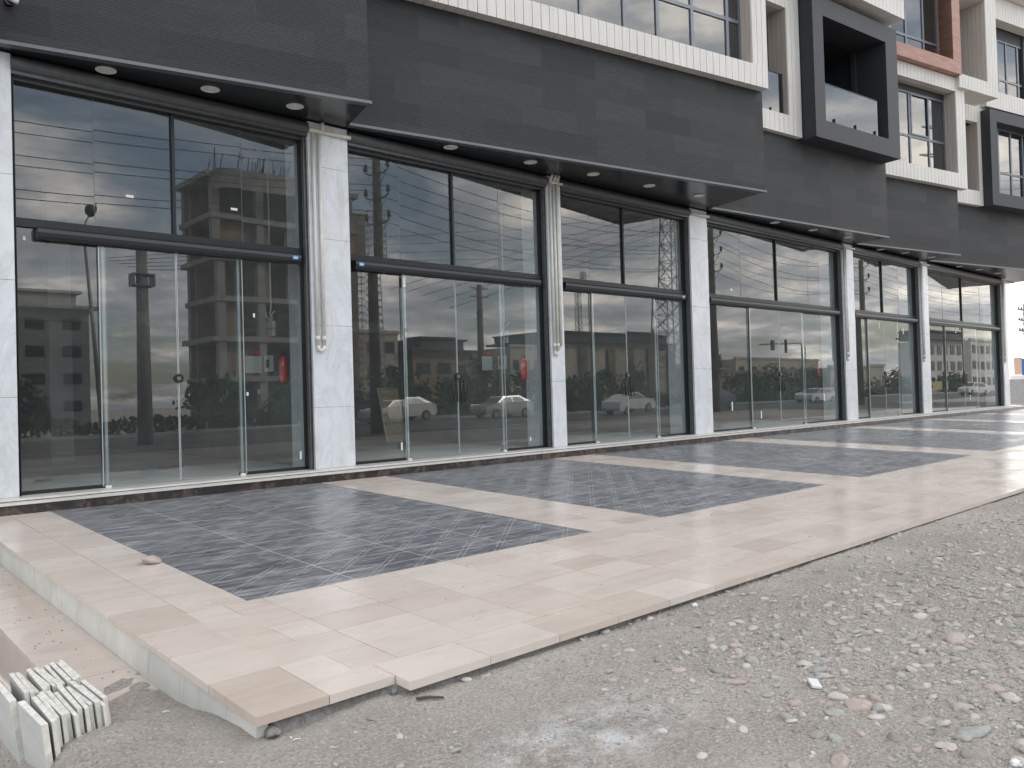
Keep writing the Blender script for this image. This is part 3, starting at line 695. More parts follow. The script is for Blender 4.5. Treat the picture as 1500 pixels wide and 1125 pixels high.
# a concrete column stub and a stair slab give the dark interiors some shape
c = MB()
for (x0, x1) in bays[1:]:
    c.box(x0-.1, x1+.1, 6.0, 6.35, 2.75, 3.0); c.box((x0+x1)/2-.2, (x0+x1)/2+.2, 6.1, 6.5, 0, 5.4)
c.build('mezzanine_beam', 'concrete_raw', B)
mids = [None, 4.175, 9.11, 13.87, 20.36, 27.1, 34.3]
doorx = [None, (3.24, 5.07), (8.02, 10.2), (12.82, 14.92), (18.95, 21.7), (25.95, 28.2), (32.5, 35.75)]
for i, (x0, x1) in enumerate(bays):
    mid = (x0+x1)/2 if mids[i] is None else mids[i]; dx = (x0+(x1-x0)*.26, x0+(x1-x0)*.74) if doorx[i] is None else doorx[i]
    fr = MB()
    fr.box(x0, x0+.05, -.06, .06, 0, 5.14); fr.box(x1-.05, x1, -.06, .06, 0, 5.14)
    fr.box(x0+.05, x1-.05, -.055, .055, 3.31, 3.42); fr.box(x0+.05, x1-.05, -.05, .05, 5.10, 5.14)
    fr.box(mid-.022, mid+.022, -.05, .05, 3.42, 5.10)
    fr.box(x0+.05, dx[0]+.03, -.03, .03, 0, .045); fr.box(dx[1]-.03, x1-.05, -.03, .03, 0, .045)
    S = fr.build('shopfront_frame', 'frame_dark', B, bevel=.003)
    def pane(name, a, b_, y, za, zb, par, mat='shop_glass', th=.010):
        # every pane sits a hair out of true
        p = MB(); ta, tb = rng.gauss(0, .0016), rng.gauss(0, .0012); xc, zm = (a+b_)/2, (za+zb)/2
        Y_ = lambda x, z, o_: y+o_+ta*(x-xc)+tb*(z-zm)
        p.hexa([(a, Y_(a, za, -th/2), za), (b_, Y_(b_, za, -th/2), za), (b_, Y_(b_, za, th/2), za), (a, Y_(a, za, th/2), za), (a, Y_(a, zb, -th/2), zb), (b_, Y_(b_, zb, -th/2), zb), (b_, Y_(b_, zb, th/2), zb), (a, Y_(a, zb, th/2), zb)]); return p.build(name, mat, par)
    seams = [x0+.05, (x0+.05+mid)/2-.05, mid-.022, mid+.022, (mid+x1)/2, x1-.05]
    for a, b_ in ((0, 1), (1, 2), (3, 4), (4, 5)):
        pane('upper_pane', seams[a]+.002, seams[b_]-.002, 0, 3.42, 5.10, S)
    pane('fixed_pane', x0+.05, dx[0]+.04, 0.0, .045, 3.31, S); pane('fixed_pane', dx[1]-.04, x1-.05, 0.0, .045, 3.31, S)
    sm = MB()
    for q in (1, 4): sm.box(seams[q]-.0022, seams[q]+.0022, -.008, .008, 3.42, 5.10)
    sm.build('pane_seam', 'trim_grey', S)
    # sliding leaves in front of the fixed panes
    for sgn, (a, b_) in ((-1, (dx[0]-.06, mid-.004)), (1, (mid+.004, dx[1]+.06))):
        D = pane('sliding_door', a+.008, b_-.008, -.043, .02, 3.22, B)
        ed = MB(); ed.box(a, a+.008, -.052, -.034, .02, 3.22); ed.box(b_-.008, b_, -.052, -.034, .02, 3.22)
        ea = a if sgn < 0 else b_
        ed.box(ea-.028, ea+.028, -.033, -.028, .03, 3.2) if False else None
        ed.build('edge_seal', 'glass_edge' if i != 1 else 'metal_light', D)
        if i >= 2:
            hb = MB(); ha, hc = mid+sgn*.13, mid+sgn*.05
            for hx in (ha, hc): hb.tube([(hx, -.095, .96), (hx, -.095, 1.36)], .010, 8)
            for zz in (1.04, 1.28): hb.tube([(ha, -.095, zz), (hc, -.095, zz)], .009, 8); hb.tube([(ha, -.095, zz), (ha, -.048, zz)], .008, 8)
            hb.build('door_handle', 'black_plastic', D, smooth=True)
    lk = MB(); n_ = 20
    lk.tube([(mid, -.075, 1.42), (mid, -.048, 1.42)], .062, 20); 
    lk.tube([(mid, -.078, 1.42), (mid, -.076, 1.42)], .030, 16, mi=1); lk.build('door_lock', ['black_plastic', 'rail_steel'], B)
    sl = MB()
    for ax in (dx[0]-.02, dx[1]-.015): sl.box(ax, ax+.035, -.034, -.012, .03, 3.2)
    sl.build('overlap_seal', 'glass_edge', B)
    gd = MB()
    for ax in (dx[0], dx[1]): gd.box(ax-.035, ax+.035, -.07, -.02, .0, .03)
    gd.build('floor_guide', 'white_plastic', B)
    op = MB(); ox0, ox1 = x0+(.26 if i == 1 else .12), x1-(.14 if i == 1 else .20)
    n_ = 10; prof = [(-.055, 3.31), (-.15, 3.31), (-.175, 3.285), (-.18, 3.24), (-.165, 3.195), (-.13, 3.165), (-.055, 3.16)]
    i0 = len(op.v)
    for xx in (ox0, ox1):
        for (yy, zz) in prof: op.v.append((xx, yy, zz))
    L_ = len(prof)
    for a in range(L_): 
        b_ = (a+1) % L_; op.f.append((a, b_, b_+L_, a+L_)); op.mi.append(0); op.tint.append(.5); op.uv.append(None)
    op.f.append(tuple(reversed(range(L_)))); op.f.append(tuple(range(L_, 2*L_))); op.mi += [0, 0]; op.tint += [.5, .5]; op.uv += [None, None]
    O = op.build('door_operator', 'operator_dark', B)
    if i in (1, 2, 3):
        st_ = MB(); sx_ = ox1-.10 if i != 2 else ox0+.10
        st_.box(sx_-.045, sx_+.045, -.184, -.180, 3.215, 3.27); 
        st_.box(sx_-.03, sx_+.03, -.1855, -.1845, 3.235, 3.252, mi=1)
        st_.build('sticker', ['blue_sticker', 'white_plastic'], O)
    # roller shutter box and guides
    sh = MB(); sh.tube([(x0+.0, -.16, 5.27), (x1-.0, -.16, 5.27)], .10, 18); sh.box(x0, x1, -.20, -.06, 5.14, 5.20); sh.box(x0, x1, -.06, .3, 5.20, 5.398); sh.box(x0, x1, -.10, -.06, 5.10, 5.16)
    sh.build('shutter_roller', 'shutter_slat', B, smooth=False)
    for (ga, gb) in ((x0+.0, x0+.035), (x1-.055, x1)):
        gu = MB(); gu.box(ga, gb, -.125, -.085, 0, 5.18); gu.box(ga+.008, gb-.008, -.085, -.066, 0, 5.18); gu.box(ga, ga+.008, -.155, -.125, 0, 5.18); gu.box(gb-.008, gb, -.155, -.125, 0, 5.18)
        gu.build('shutter_guide', 'rail_steel' if ga > x0+.1 else 'frame_dark', B)
# stickers and film tape left on the glass
tp = MB()
for (x, y, z, w_, h) in [(3.55, -.008, 3.86, .10, .035), (5.0, -.008, 3.88, .10, .035), (2.33, -.008, 3.15, .03, .05), (5.98, -.052, .17, .03, .12), (5.3, -.008, 2.32, .03, .06), (7.98, -.052, 2.95, .05, .18), (7.85, -.052, .18, .03, .13), (18.1, -.008, 3.56, .1, .05), (18.0, -.008, .50, .05, .22), (19.3, -.052, .25, .05, .2), (22.9, -.008, .62, .05, .2), (26.7, -.052, 2.9, .06, .2), (28.6, -.052, 2.75, .06, .2), (33.5, -.052, 2.95, .07, .2), (10.9, -.008, .15, .03, .08), (34.8, -.052, .35, .05, .2), (5.15, -.052, 1.16, .03, .05)]:
    tp.box(x, x+w_, y-.002, y, z, z+h)
tp.build('tape_mark', 'paper', B)
# pipes down the columns
def pipe(pts, r=.027): pb.tube(pts, r, 12)
for ci, (xs_, zt) in {1: ((6.235, 6.345), 5.38), 2: ((11.43, 11.53, 11.62), 5.39), 4: ((24.03, 24.12), 5.39), 5: ((29.87, 29.95), 5.39), 6: ((38.56, 38.66), 5.39)}.items():
    pb = MB()
    for a, xx in enumerate(xs_):
        zb = 1.88 if a < 2 else 2.0
        pipe([(xx, -.235, zt-.14), (xx, -.235, zb)])
        if ci == 2: pipe([(xx, -.235, zt-.14), (xx+.0, -.27, zt-.07), (xx+.02, -.30, zt)])
    xa, xb = xs_[0], xs_[1]
    pipe([(xa, -.235, 1.90), (xa+.01, -.24, 1.85), ((xa+xb)/2, -.24, 1.825), (xb-.01, -.24, 1.85), (xb, -.235, 1.90)], .029)
    if ci == 1: pipe([(6.175, -.24, 5.24), (6.62, -.24, 5.24), (6.90, -.24, 5.24)], .034); pipe([(6.40, -.24, 5.24), (6.40, -.26, 5.38)])
    else: pipe([(xs_[0]-.02, -.24, 5.25), (cols[ci][1]+.02, -.24, 5.25)], .03)
    pb.tube([(xs_[0], -.235, 1.98), (xs_[0], -.235, 2.05)], .034, 12); pb.tube([(xs_[1], -.235, 1.98), (xs_[1], -.235, 2.05)], .034, 12)
    pb.build('drain_pipe', 'pipe_cream', B, smooth=True)
pb = MB(); pipe([(16.22, -.235, 5.25), (16.90, -.235, 5.25)], .034); pb.build('drain_pipe', 'pipe_cream', B, smooth=True)

# canopy band: five blades, each turned about ten degrees, local frames (s along, d outward, z)
FP = {0: ((-7.5, -.40), (1.2, -1.75)), 1: ((1.35, -.264), (6.54, -1.379)), 2: ((6.819, -.386), (16.344, -2.091)), 3: ((16.719, -.442), (24.507, -1.361)), 4: ((24.697, -.332), (30.143, -1.422)), 5: ((30.481, -.32), (40.4, -2.52))}
BACK = {0: (1.33, -.25), 1: (6.80, -.38), 2: (16.72, -.43), 3: (24.69, -.33), 4: (30.47, -.31), 5: (40.9, .55)}
FR = {}
for k_, (a, b_) in FP.items():
    a, b_ = Vector(a+(0,)), Vector(b_+(0,)); u = (b_-a).normalized(); n_ = Vector((u.y, -u.x, 0)); L_ = (b_-a).length
    def fn(s, d, z, a=a, u=u, n_=n_): p = a+u*s+n_*d; return (p.x, p.y, z)
    FR[k_] = (fn, L_)
HT = 7.62
for k_ in FP:
    fn, L_ = FR[k_]; c = MB(); bk = BACK[k_]
    def quad(p0, p1, u0, u1, z0, z1, mi=0):
        c.face([(p0[0], p0[1], z0), (p1[0], p1[1], z0), (p1[0], p1[1], z1), (p0[0], p0[1], z1)], mi, uv=[(u0, z0), (u1, z0), (u1, z1), (u0, z1)])
    p0 = fn(0, 0, 0); p1 = fn(L_, 0, 0)
    quad(p0, p1, 0, L_, HS+.03, HT+.2); quad(p1, bk, L_, L_+1, HS+.03, HT+.2)
    c.face([(p0[0], p0[1], HT+.2), (p1[0], p1[1], HT+.2), (bk[0], .6, HT+.2), (p0[0], .6, HT+.2)])
    Fo = c.build('canopy_cladding', 'dark_cladding_ribbed' if k_ < 2 else 'dark_cladding', B)
    t_ = MB(); t_.lbox(fn, -.02, L_+.035, -.10, .022, HS-.012, HS+.03)
    t_.build('canopy_trim', 'trim_grey', B)
    f_ = MB(); Y_in = .0
    f_.face([(p0[0], Y_in, HS), (bk[0], Y_in, HS), (bk[0], bk[1], HS), (p1[0], p1[1]+.0, HS), (p0[0], p0[1], HS)])
    f_.face([(p0[0], Y_in, HS+.05), (bk[0], Y_in, HS+.05), (bk[0], bk[1], HS+.05), (p1[0], p1[1], HS+.05), (p0[0], p0[1], HS+.05)])
    f_.build('soffit', 'soffit_dark', B)
c = MB(); c.box(39.15, 40.9, -.05, 11, HS-.02, HS+.02); c.build('soffit', 'soffit_dark', B)
c = MB(); c.box(-7.5, 41, .58, 11.2, 5.72, 17.0); c.build('upper_core', 'box_dark', B)

def planks(mb, fn, s0, s1, d0, d1, z0, z1, pitch=.19, gap=.012, horizontal_faces=True, tint=None):
    n_ = max(1, round((s1-s0)/pitch)); w_ = (s1-s0)/n_
    for i in range(n_):
        mb.lbox(fn, s0+i*w_+gap/2, s0+(i+1)*w_-gap/2, d0, d1, z0, z1)
    mb.lbox(fn, s0+.01, s1-.01, d0+.012 if d0 < d1 else d0, d1-.014, z0+.012, z1-.012, mi=1)
def frame_box(fn, s0, s1, z0, z1, i0, i1, j0, j1, d0, d1, name, mats, pl=True, parent=None):
    """rectangular surround, opening s i0..i1, z j0..j1"""
    mb = MB()
    P = (lambda *a: planks(mb, fn, *a)) if pl else (lambda *a: mb.lbox(fn, *a))
    P(s0, s1, d0, d1, z0, j0); P(s0, s1, d0, d1, j1, z1)
    if i0 > s0: P(s0, i0, d0, d1, j0, j1)
    if i1 < s1: P(i1, s1, d0, d1, j0, j1)
    return mb.build(name, mats, parent or B)
def jamb(fn, s, z0, z1, d0, d1, par, side=-1, mat=('tan_plank', 'plank_gap')):
    mb = MB(); n_ = max(1, round((d1-d0)/.15)); w_ = (d1-d0)/n_
    for i in range(n_): mb.lbox(fn, min(s, s+side*.02), max(s, s+side*.02), d0+i*w_+.004, d0+(i+1)*w_-.004, z0, z1)
    return mb.build('reveal_lining', list(mat), par)
def window(fn, s0, s1, z0, z1, d, verts, horiz, par, fw_=.06, open_leaf=None):
    mb = MB()
    mb.lbox(fn, s0, s0+fw_, d-.04, d+.04, z0, z1); mb.lbox(fn, s1-fw_, s1, d-.04, d+.04, z0, z1); mb.lbox(fn, s0+fw_, s1-fw_, d-.04, d+.04, z0, z0+fw_*.6); mb.lbox(fn, s0+fw_, s1-fw_, d-.04, d+.04, z1-fw_, z1)
    for v_ in verts: mb.lbox(fn, v_-.04, v_+.04, d-.035, d+.036, z0+fw_*.6, z1-fw_)
    for h in horiz: mb.lbox(fn, s0+fw_, s1-fw_, d-.03, d+.033, h-.04, h+.04)
    if open_leaf:
        a, b_, c0, c1 = open_leaf
        mb.lbox(fn, a, b_, d+.036, d+.06, c0, c0+.05); mb.lbox(fn, a, b_, d+.036, d+.06, c1-.05, c1); mb.lbox(fn, a, a+.05, d+.036, d+.06, c0+.05, c1-.05); mb.lbox(fn, b_-.05, b_, d+.036, d+.06, c0+.05, c1-.05)
    W = mb.build('window_frame', 'frame_grey', par or B)
    return W
def panes(fn, s0, s1, z0, z1, d, verts, horiz, W):
    ss = [s0+.05]+list(verts)+[s1-.05]; zz = [z0+.03]+list(horiz)+[z1-.05]
    for a, b_ in zip(ss[:-1], ss[1:]):
        for c0, c1 in zip(zz[:-1], zz[1:]):
            p = MB(); p.lbox(fn, a+.03, b_-.03, d-.006, d+.006, c0+.02, c1-.02); p.build('window_pane', 'window_glass', B)
def backing(fn, s0, s1, z0, z1, d, par):
    mb = MB(); mb.lbox(fn, s0, s1, d-.05, d, z0, z1); return mb
WP = ['white_plank', 'plank_gap']
wall = MB()
# blade 2: long white frame
fn, L_ = FR[2]
frame_box(fn, .2, 9.66, 7.63, 11.5, .7, 9.18, 8.10, 10.95, -.02, .20, 'window_surround', WP)
jamb(fn, 9.18, 8.10, 10.95, -.12, .19, B); jamb(fn, .70, 8.10, 10.95, -.12, .19, B, 1)
W = window(fn, .7, 9.16, 8.10, 10.95, -.13, [2.0, 3.3, 4.75, 5.83, 6.71, 7.69, 8.75], [9.1], B)
panes(fn, .7, 9.16, 8.10, 10.95, -.13, [2.0, 3.3, 4.75, 5.83, 6.71, 7.69, 8.75], [9.1], W)
wall.lbox(fn, .2, 9.6, -.40, -.30, 7.63, 11.5); wall.lbox(fn, .2, 9.66, -.3, .1, 11.5, 17)
wall.hexa([fn(9.55, .0, 7.83), fn(9.66, .0, 7.83), (16.95, -.5, 7.83), (16.7, -.2, 7.83), fn(9.55, .0, 17), fn(9.66, .0, 17), (16.95, -.5, 17), (16.7, -.2, 17)])
# blade 1 above (out of frame)
fn, L_ = FR[1]
frame_box(fn, .2, 5.2, 7.9, 11.5, .7, 4.7, 8.3, 10.95, -.02, .20, 'window_surround', WP)
W = window(fn, .7, 4.68, 8.3, 10.95, -.13, [2.0, 3.4], [9.2], B); panes(fn, .7, 4.68, 8.3, 10.95, -.13, [2.0, 3.4], [9.2], W)
wall.lbox(fn, .0, 5.2, -.40, -.30, 7.63, 17)
# blade 3: narrow slot frame then projecting dark balcony box
fn, L_ = FR[3]
frame_box(fn, 1.2, 3.54, 7.63, 11.55, 1.75, 3.0, 8.13, 10.95, -.02, .15, 'slot_surround', WP)
jamb(fn, 3.0, 8.13, 10.95, -.42, .14, B); jamb(fn, 1.75, 8.13, 10.95, -.42, .14, B, 1)
c = MB(); c.lbox(fn, 1.75, 3.0, -.42, -.02, 10.953, 10.99); c.build('reveal_head', 'tan_plank', B)
c = MB(); c.lbox(fn, 1.76, 2.86, -.012, .0, 8.16, 9.22); c.build('glass_balustrade', 'window_glass', B)
c = MB(); c.lbox(fn, 2.86, 2.93, -.02, .02, 8.14, 9.24); c.lbox(fn, 1.76, 2.86, -.02, .01, 9.22, 9.24); c.lbox(fn, 1.76, 2.86, -.02, .01, 8.14, 8.16); c.lbox(fn, 2.40, 2.43, -.01, .03, 8.16, 8.28); c.build('balustrade_frame', 'frame_dark', B)
wall.lbox(fn, 1.2, 3.5, -.50, -.43, 7.63, 12)
for (kk, s0, s1, w0, w1, z0, z1, a0, a1, bal) in ((3, 3.56, 7.68, 4.02, 7.08, 7.57, 11.34, 8.06, 10.85, True), (5, 3.12, 7.2, 3.55, 6.75, 7.58, 11.15, 8.05, 10.72, False)):
    f3 = FR[kk][0]; mb = MB(); D0, D1 = -.35, .55
    mb.lbox(f3, s0, s1, D0, D1, z0, a0); mb.lbox(f3, s0, s1, D0, D1, a1, z1); mb.lbox(f3, s0, w0, D0, D1, a0, a1); mb.lbox(f3, w1, s1, D0, D1, a0, a1)
    mb.build('projecting_box', 'box_dark', B)
    if bal:
        mb = MB(); mb.lbox(f3, w0, w1, -2.2, -2.1, a0, a1); mb.lbox(f3, w0-.1, w0, -2.2, -.35, a0, a1); mb.lbox(f3, w1, w1+.1, -2.2, -.35, a0, a1); mb.lbox(f3, w0-.1, w1+.1, -2.2, -.35, a1, a1+.1); mb.lbox(f3, w0-.1, w1+.1, -2.2, -.35, a0-.1, a0)
        mb.build('balcony_room', 'soffit_dark', B)
        gb = MB(); gb.lbox(f3, w0+.02, w1-.28, .38, .392, a0+.03, a0+1.08); gb.build('glass_balustrade', 'window_glass', B)
        gb = MB(); gb.lbox(f3, w0+.02, w1-.28, .375, .40, a0+1.08, a0+1.10); gb.lbox(f3, w0, w1-.02, .37, .41, a0+.001, a0+.03)
        for q in (.20, .53, .85): gb.lbox(f3, w0+(w1-w0)*q-.018, w0+(w1-w0)*q+.018, .36, .43, a0+.03, a0+.19)
        gb.build('balustrade_clamp', 'frame_dark', B)
    else:
        W = window(f3, w0, w1, a0, a1, .08, [w0+.85, w0+1.7, w0+2.55], [9.02], B); panes(f3, w0, w1, a0, a1, .08, [w0+.85, w0+1.7, w0+2.55], [9.02], W)
        gb = MB(); gb.lbox(f3, w0, w1, -.3, -.2, a0, a1); gb.build('window_backing', 'window_back', B)
# white frame above the balcony box
frame_box(fn, 3.2, 7.8, 11.6, 15.5, 3.8, 7.2, 12.2, 15.0, -.02, .75, 'window_surround', WP)
wall.lbox(fn, 3.2, 7.8, -.4, -.05, 11.5, 17); wall.lbox(fn, 7.0, 7.84, -.5, -.36, 7.7, 12)
frame_box(fn, 1.2, 3.15, 11.62, 15.5, 1.7, 2.7, 12.1, 15, -.02, .15, 'window_surround', WP)
wall.lbox(fn, 1.0, 3.2, -.5, -.43, 12, 17)
# blade 4
fn, L_ = FR[4]
frame_box(fn, -.1, 5.80, 7.65, 11.40, .4, 5.27, 8.14, 10.93, -.02, .22, 'window_surround', WP)
jamb(fn, 5.27, 8.14, 10.93, -.22, .21, B)
c = MB(); c.lbox(fn, .4, 5.27, -.22, -.02, 10.932, 10.97); c.build('reveal_head', 'tan_plank', B)
W = window(fn, .4, 5.25, 8.14, 10.72, -.22, [1.2, 2.3, 3.25, 4.32], [9.25], B, open_leaf=(3.3, 4.3, 9.3, 10.68)); panes(fn, .4, 5.25, 8.14, 10.72, -.22, [1.2, 2.3, 3.25, 4.32], [9.25], W)
c = MB(); c.lbox(fn, .4, 5.27, -.26, -.18, 10.72, 10.93); c.build('window_head', 'box_dark', B)
wall.lbox(fn, -.1, 5.7, -.5, -.42, 7.65, 17)
# copper surround over it
frame_box(fn, .9, 5.28, 11.42, 15.3, 1.4, 4.82, 11.85, 14.9, -.02, .45, 'copper_surround', ['copper_tile'], pl=False)
c = MB(); c.lbox(fn, 4.82, 4.85, -.12, .44, 11.85, 14.9); c.build('reveal_lining', 'copper_tile', B)
W = window(fn, 1.4, 4.82, 11.85, 14.9, -.10, [2.2, 3.03, 4.0], [12.5], B); panes(fn, 1.4, 4.82, 11.85, 14.9, -.10, [2.2, 3.03, 4.0], [12.5], W)
wall.lbox(fn, .9, 5.2, -.4, -.3, 11.5, 17)
# white frame with the deep recess at upper right of blade 4, set forward over blade 5
frame_box(fn, 5.30, 7.72, 11.05, 15.5, 5.32, 7.05, 11.52, 14.4, -.5, .35, 'deep_surround', WP)
jamb(fn, 7.05, 11.52, 14.4, -1.2, .34, B); 
c = MB(); c.lbox(fn, 5.3, 7.05, -1.2, -.5, 14.402, 14.44); c.build('reveal_head', 'tan_plank', B)
c = MB(); c.lbox(fn, 5.3, 7.1, -1.3, -1.2, 11.5, 14.4); c.build('window_backing', 'window_back', B)
# blade 5: slot, dark box, white frame on the next storey
fn, L_ = FR[5]
frame_box(fn, .9, 3.50, 7.60, 11.50, 2.05, 2.92, 8.13, 10.70, -.02, .20, 'slot_surround', WP)
jamb(fn, 2.92, 8.13, 10.7, -.42, .19, B); jamb(fn, 2.05, 8.13, 10.7, -.42, .19, B, 1)
wall.lbox(fn, .6, 3.6, -.55, -.43, 7.60, 12); wall.lbox(fn, 6.6, 10.1, -.5, -.0, 7.6, 17)
frame_box(fn, 3.2, 10.0, 11.30, 15.6, 3.9, 9.4, 11.95, 14.75, -.02, .40, 'window_surround', WP)
W = window(fn, 3.9, 9.4, 11.95, 14.3, -.10, [4.9, 5.5, 6.3, 7.4, 8.4], [12.75], B); panes(fn, 3.9, 9.4, 11.95, 14.3, -.10, [4.9, 5.5, 6.3, 7.4, 8.4], [12.75], W)
c = MB(); c.lbox(fn, 3.9, 9.4, -.14, -.06, 14.3, 14.75); c.build('window_head', 'box_dark', B)
frame_box(fn, 3.6, 10.0, 15.62, 17.5, 3.9, 9.4, 16.2, 17.2, -.02, .75, 'window_surround', WP)
wall.lbox(fn, 3.2, 10, -.6, -.45, 11.5, 17.5); wall.lbox(fn, .6, 3.2, -.7, -.6, 11.5, 17.5)
wall.build('upper_wall', 'window_back', B)
fn, L_ = FR[5]

# recessed downlights: one thing each
def downlight(x, y, label):
    t_ = thing('downlight', label, 'light', (x, y, HS), group='recessed downlights in the canopy soffit')
    return t_
dl = [(3.241, -.33), (4.529, -.512), (5.744, -.621), (8.776, -.455), (10.526, -.633), (12.105, -.787), (13.753, -.891), (15.375, -1.02), (19.547, -.502), (21.403, -.609), (23.331, -.693), (26.385, -.338), (27.815, -.534), (29.62, -.684), (32.975, -.465), (34.61, -.622), (36.531, -.687)]
cnt = [('first', 3), ('second', 5), ('third', 3), ('fourth', 3), ('fifth', 3)]
labs = []
for bl, n_ in cnt:
    for q in range(n_): labs.append('round white recessed downlight, %s from the left under the %s canopy blade' % (['first', 'second', 'third', 'fourth', 'fifth'][q], bl))
proto = None
for (x, y), lb in zip(dl, labs):
    if proto is None:
        t_ = thing('downlight', lb, 'light', (x, y, HS-.001), group='recessed downlights in the canopy soffit')
        q = MB(); q.lathe([(.095, .0), (.125, -.004), (.128, -.010), (.122, -.013), (.098, -.012), (.090, -.002)], 28); q.build('trim_ring', 'lamp_white', t_, smooth=True)
        q = MB(); q.lathe([(.091, -.002), (.070, -.0065), (.045, -.004)], 28); q.lathe([(.045, -.004), (.030, -.010), (.0, -.011)], 20, mi=1); q.build('reflector', ['lamp_inner', 'lamp_white'], t_, smooth=True)
        proto = t_
    else: t_ = copy_tree(proto); t_.location = (x, y, HS-.001); t_['label'] = lb
    if not lb.startswith('round'): pass
# small white camera dome at the top left corner of the first blade
x_, y_, z_ = FR[1][0](.62, .09, 6.17)
def raypt(px, py, k_, d):
    q = Vector((px-750, py-562.5, F_PX)); dd = rt2*q.x+dn2*q.y+fw*q.z; f0 = FR[k_][0]; a = Vector(f0(0, d, 0)); n_ = (Vector(f0(0, 1, 0))-Vector(f0(0, 0, 0)))
    o_ = Vector((0, -11.4538, 1.05)); t_ = (a-o_).dot(n_)/dd.dot(n_); return o_+dd*t_
cpt = raypt(14, 1, 1, .06)
t_ = thing('security_camera', 'small security camera on the dark band at the top left corner', 'camera', tuple(cpt))
q = MB(); q.tube([(0, .08, 0), (0, .0, 0)], .05, 16); q.build('mount', 'black_plastic', t_)
q = MB(); q.tube([(-.02, 0, .03), (.07, -.07, -.02)], .028, 14); q.build('body', 'white_plastic', t_, smooth=True)

# ------------------------------------------------------------------ things inside the shops
def extinguisher(x, y, z, label, proto=[None]):
    if proto[0] is None:
        t_ = thing('fire_extinguisher', label, 'fire extinguisher', (x, y, z), group='fire extinguishers hung on the shop walls')
        q = MB(); q.lathe([(0, 0), (.055, 0), (.066, .008), (.068, .03), (.068, .36), (.064, .39), (.05, .415), (.028, .43), (.026, .445), (0, .446)], 28); q.build('cylinder', 'red_paint', t_, smooth=True)
        q = MB(); q.tube([(0, 0, .445), (0, 0, .475)], .018, 12); q.box(-.012, .012, -.055, .05, .475, .487); q.hexa([(-.01, -.06, .50), (.01, -.06, .50), (.01, .03, .487), (-.01, .03, .487), (-.01, -.06, .508), (.01, -.06, .508), (.01, .03, .495), (-.01, .03, .495)]); q.build('valve_handle', 'black_plastic', t_)
        q = MB(); q.tube([(0, .03, .465), (0, .085, .45), (0, .10, .38), (0, .098, .25), (0, .088, .16)], .009, 10); q.build('hose', 'black_plastic', t_, smooth=True)
        q = MB(); rr = .0692
        def arc(a0, a1, z0, z1, mi):
            n_ = 6
            for j in range(n_):
                A, B_ = R(a0+(a1-a0)*j/n_), R(a0+(a1-a0)*(j+1)/n_)
                q.face([(rr*math.cos(A), rr*math.sin(A), z0), (rr*math.cos(B_), rr*math.sin(B_), z0), (rr*math.cos(B_), rr*math.sin(B_), z1), (rr*math.cos(A), rr*math.sin(A), z1)], mi)
        arc(228, 252, .26, .35, 0)
        for r_ in range(9):
            z0 = .10+r_*.027
            a = 165
            while a < 215:
                l = rng.uniform(4, 12); arc(a, a+l, z0, z0+.012, 1); a += l+rng.uniform(2, 5)
        q.build('instruction_label', ['yellow_label', 'paper'], t_)
        proto[0] = t_; return t_
    t_ = copy_tree(proto[0]); t_.location = (x, y, z); t_['label'] = label; return t_
extinguisher(6.30, 1.06, 1.38, 'red fire extinguisher on the wall inside the first shop from the left')
extinguisher(11.34, .58, 1.36, 'red fire extinguisher on the wall inside the second shop from the left')
extinguisher(24.12, .72, 1.36, 'red fire extinguisher on the wall inside the fourth shop from the left')
extinguisher(29.95, .72, 1.40, 'red fire extinguisher on the wall inside the fifth shop from the left')
def meterbox(xw, y, z, label, proto=[None]):
    if proto[0] is None:
        t_ = thing('fuse_box', label, 'fuse box', (xw, y, z), group='open fuse boxes on shop walls')
        q = MB(); q.box(-.10, 0, -.12, .12, 0, .30); q.build('housing', 'white_plastic', t_, bevel=.006)
        q = MB(); q.box(-.102, -.10, -.09, .09, .03, .27); q.box(-.125, -.102, -.07, .07, .11, .18, mi=1); q.build('breaker_panel', ['frame_dark', 'black_plastic'], t_)
        q = MB(); q.box(-.30, -.10, -.135, -.122, 0, .30); q.build('door', 'white_plastic', t_, bevel=.003)
        q = MB(); q.box(-.09, -.0, -.06, .05, .33, .40); q.build('warning_lamp', 'red_paint', t_, bevel=.01)
        q = MB()
        for j in range(5): q.tube([(-.05, -.06+.03*j, 0), (-.07, -.07+.03*j, -.05), (-.06, -.04+.03*j, -.08-.01*j), (-.04, -.06+.03*j, -.02)], .004, 6)
        q.build('loose_wire', 'red_paint', t_, smooth=True)
        q = MB(); q.box(-.06, 0, -.58, -.36, .01, .29); q.box(-.064, -.06, -.54, -.40, .08, .22, mi=1); q.build('switch_box', ['white_plastic', 'black_plastic'], t_, bevel=.003)
        q = MB(); q.box(-.02, 0, -.05, .03, -.36, -.28); q.build('socket', 'white_plastic', t_)
        proto[0] = t_; return t_
    t_ = copy_tree(proto[0]); t_.location = (xw, y, z); t_['label'] = label; return t_
meterbox(6.38, 2.15, 1.57, 'open fuse box with red wires on the first shop wall left of the extinguisher')
meterbox(11.42, 1.75, 1.60, 'open fuse box with red wires on the second shop wall left of the extinguisher')
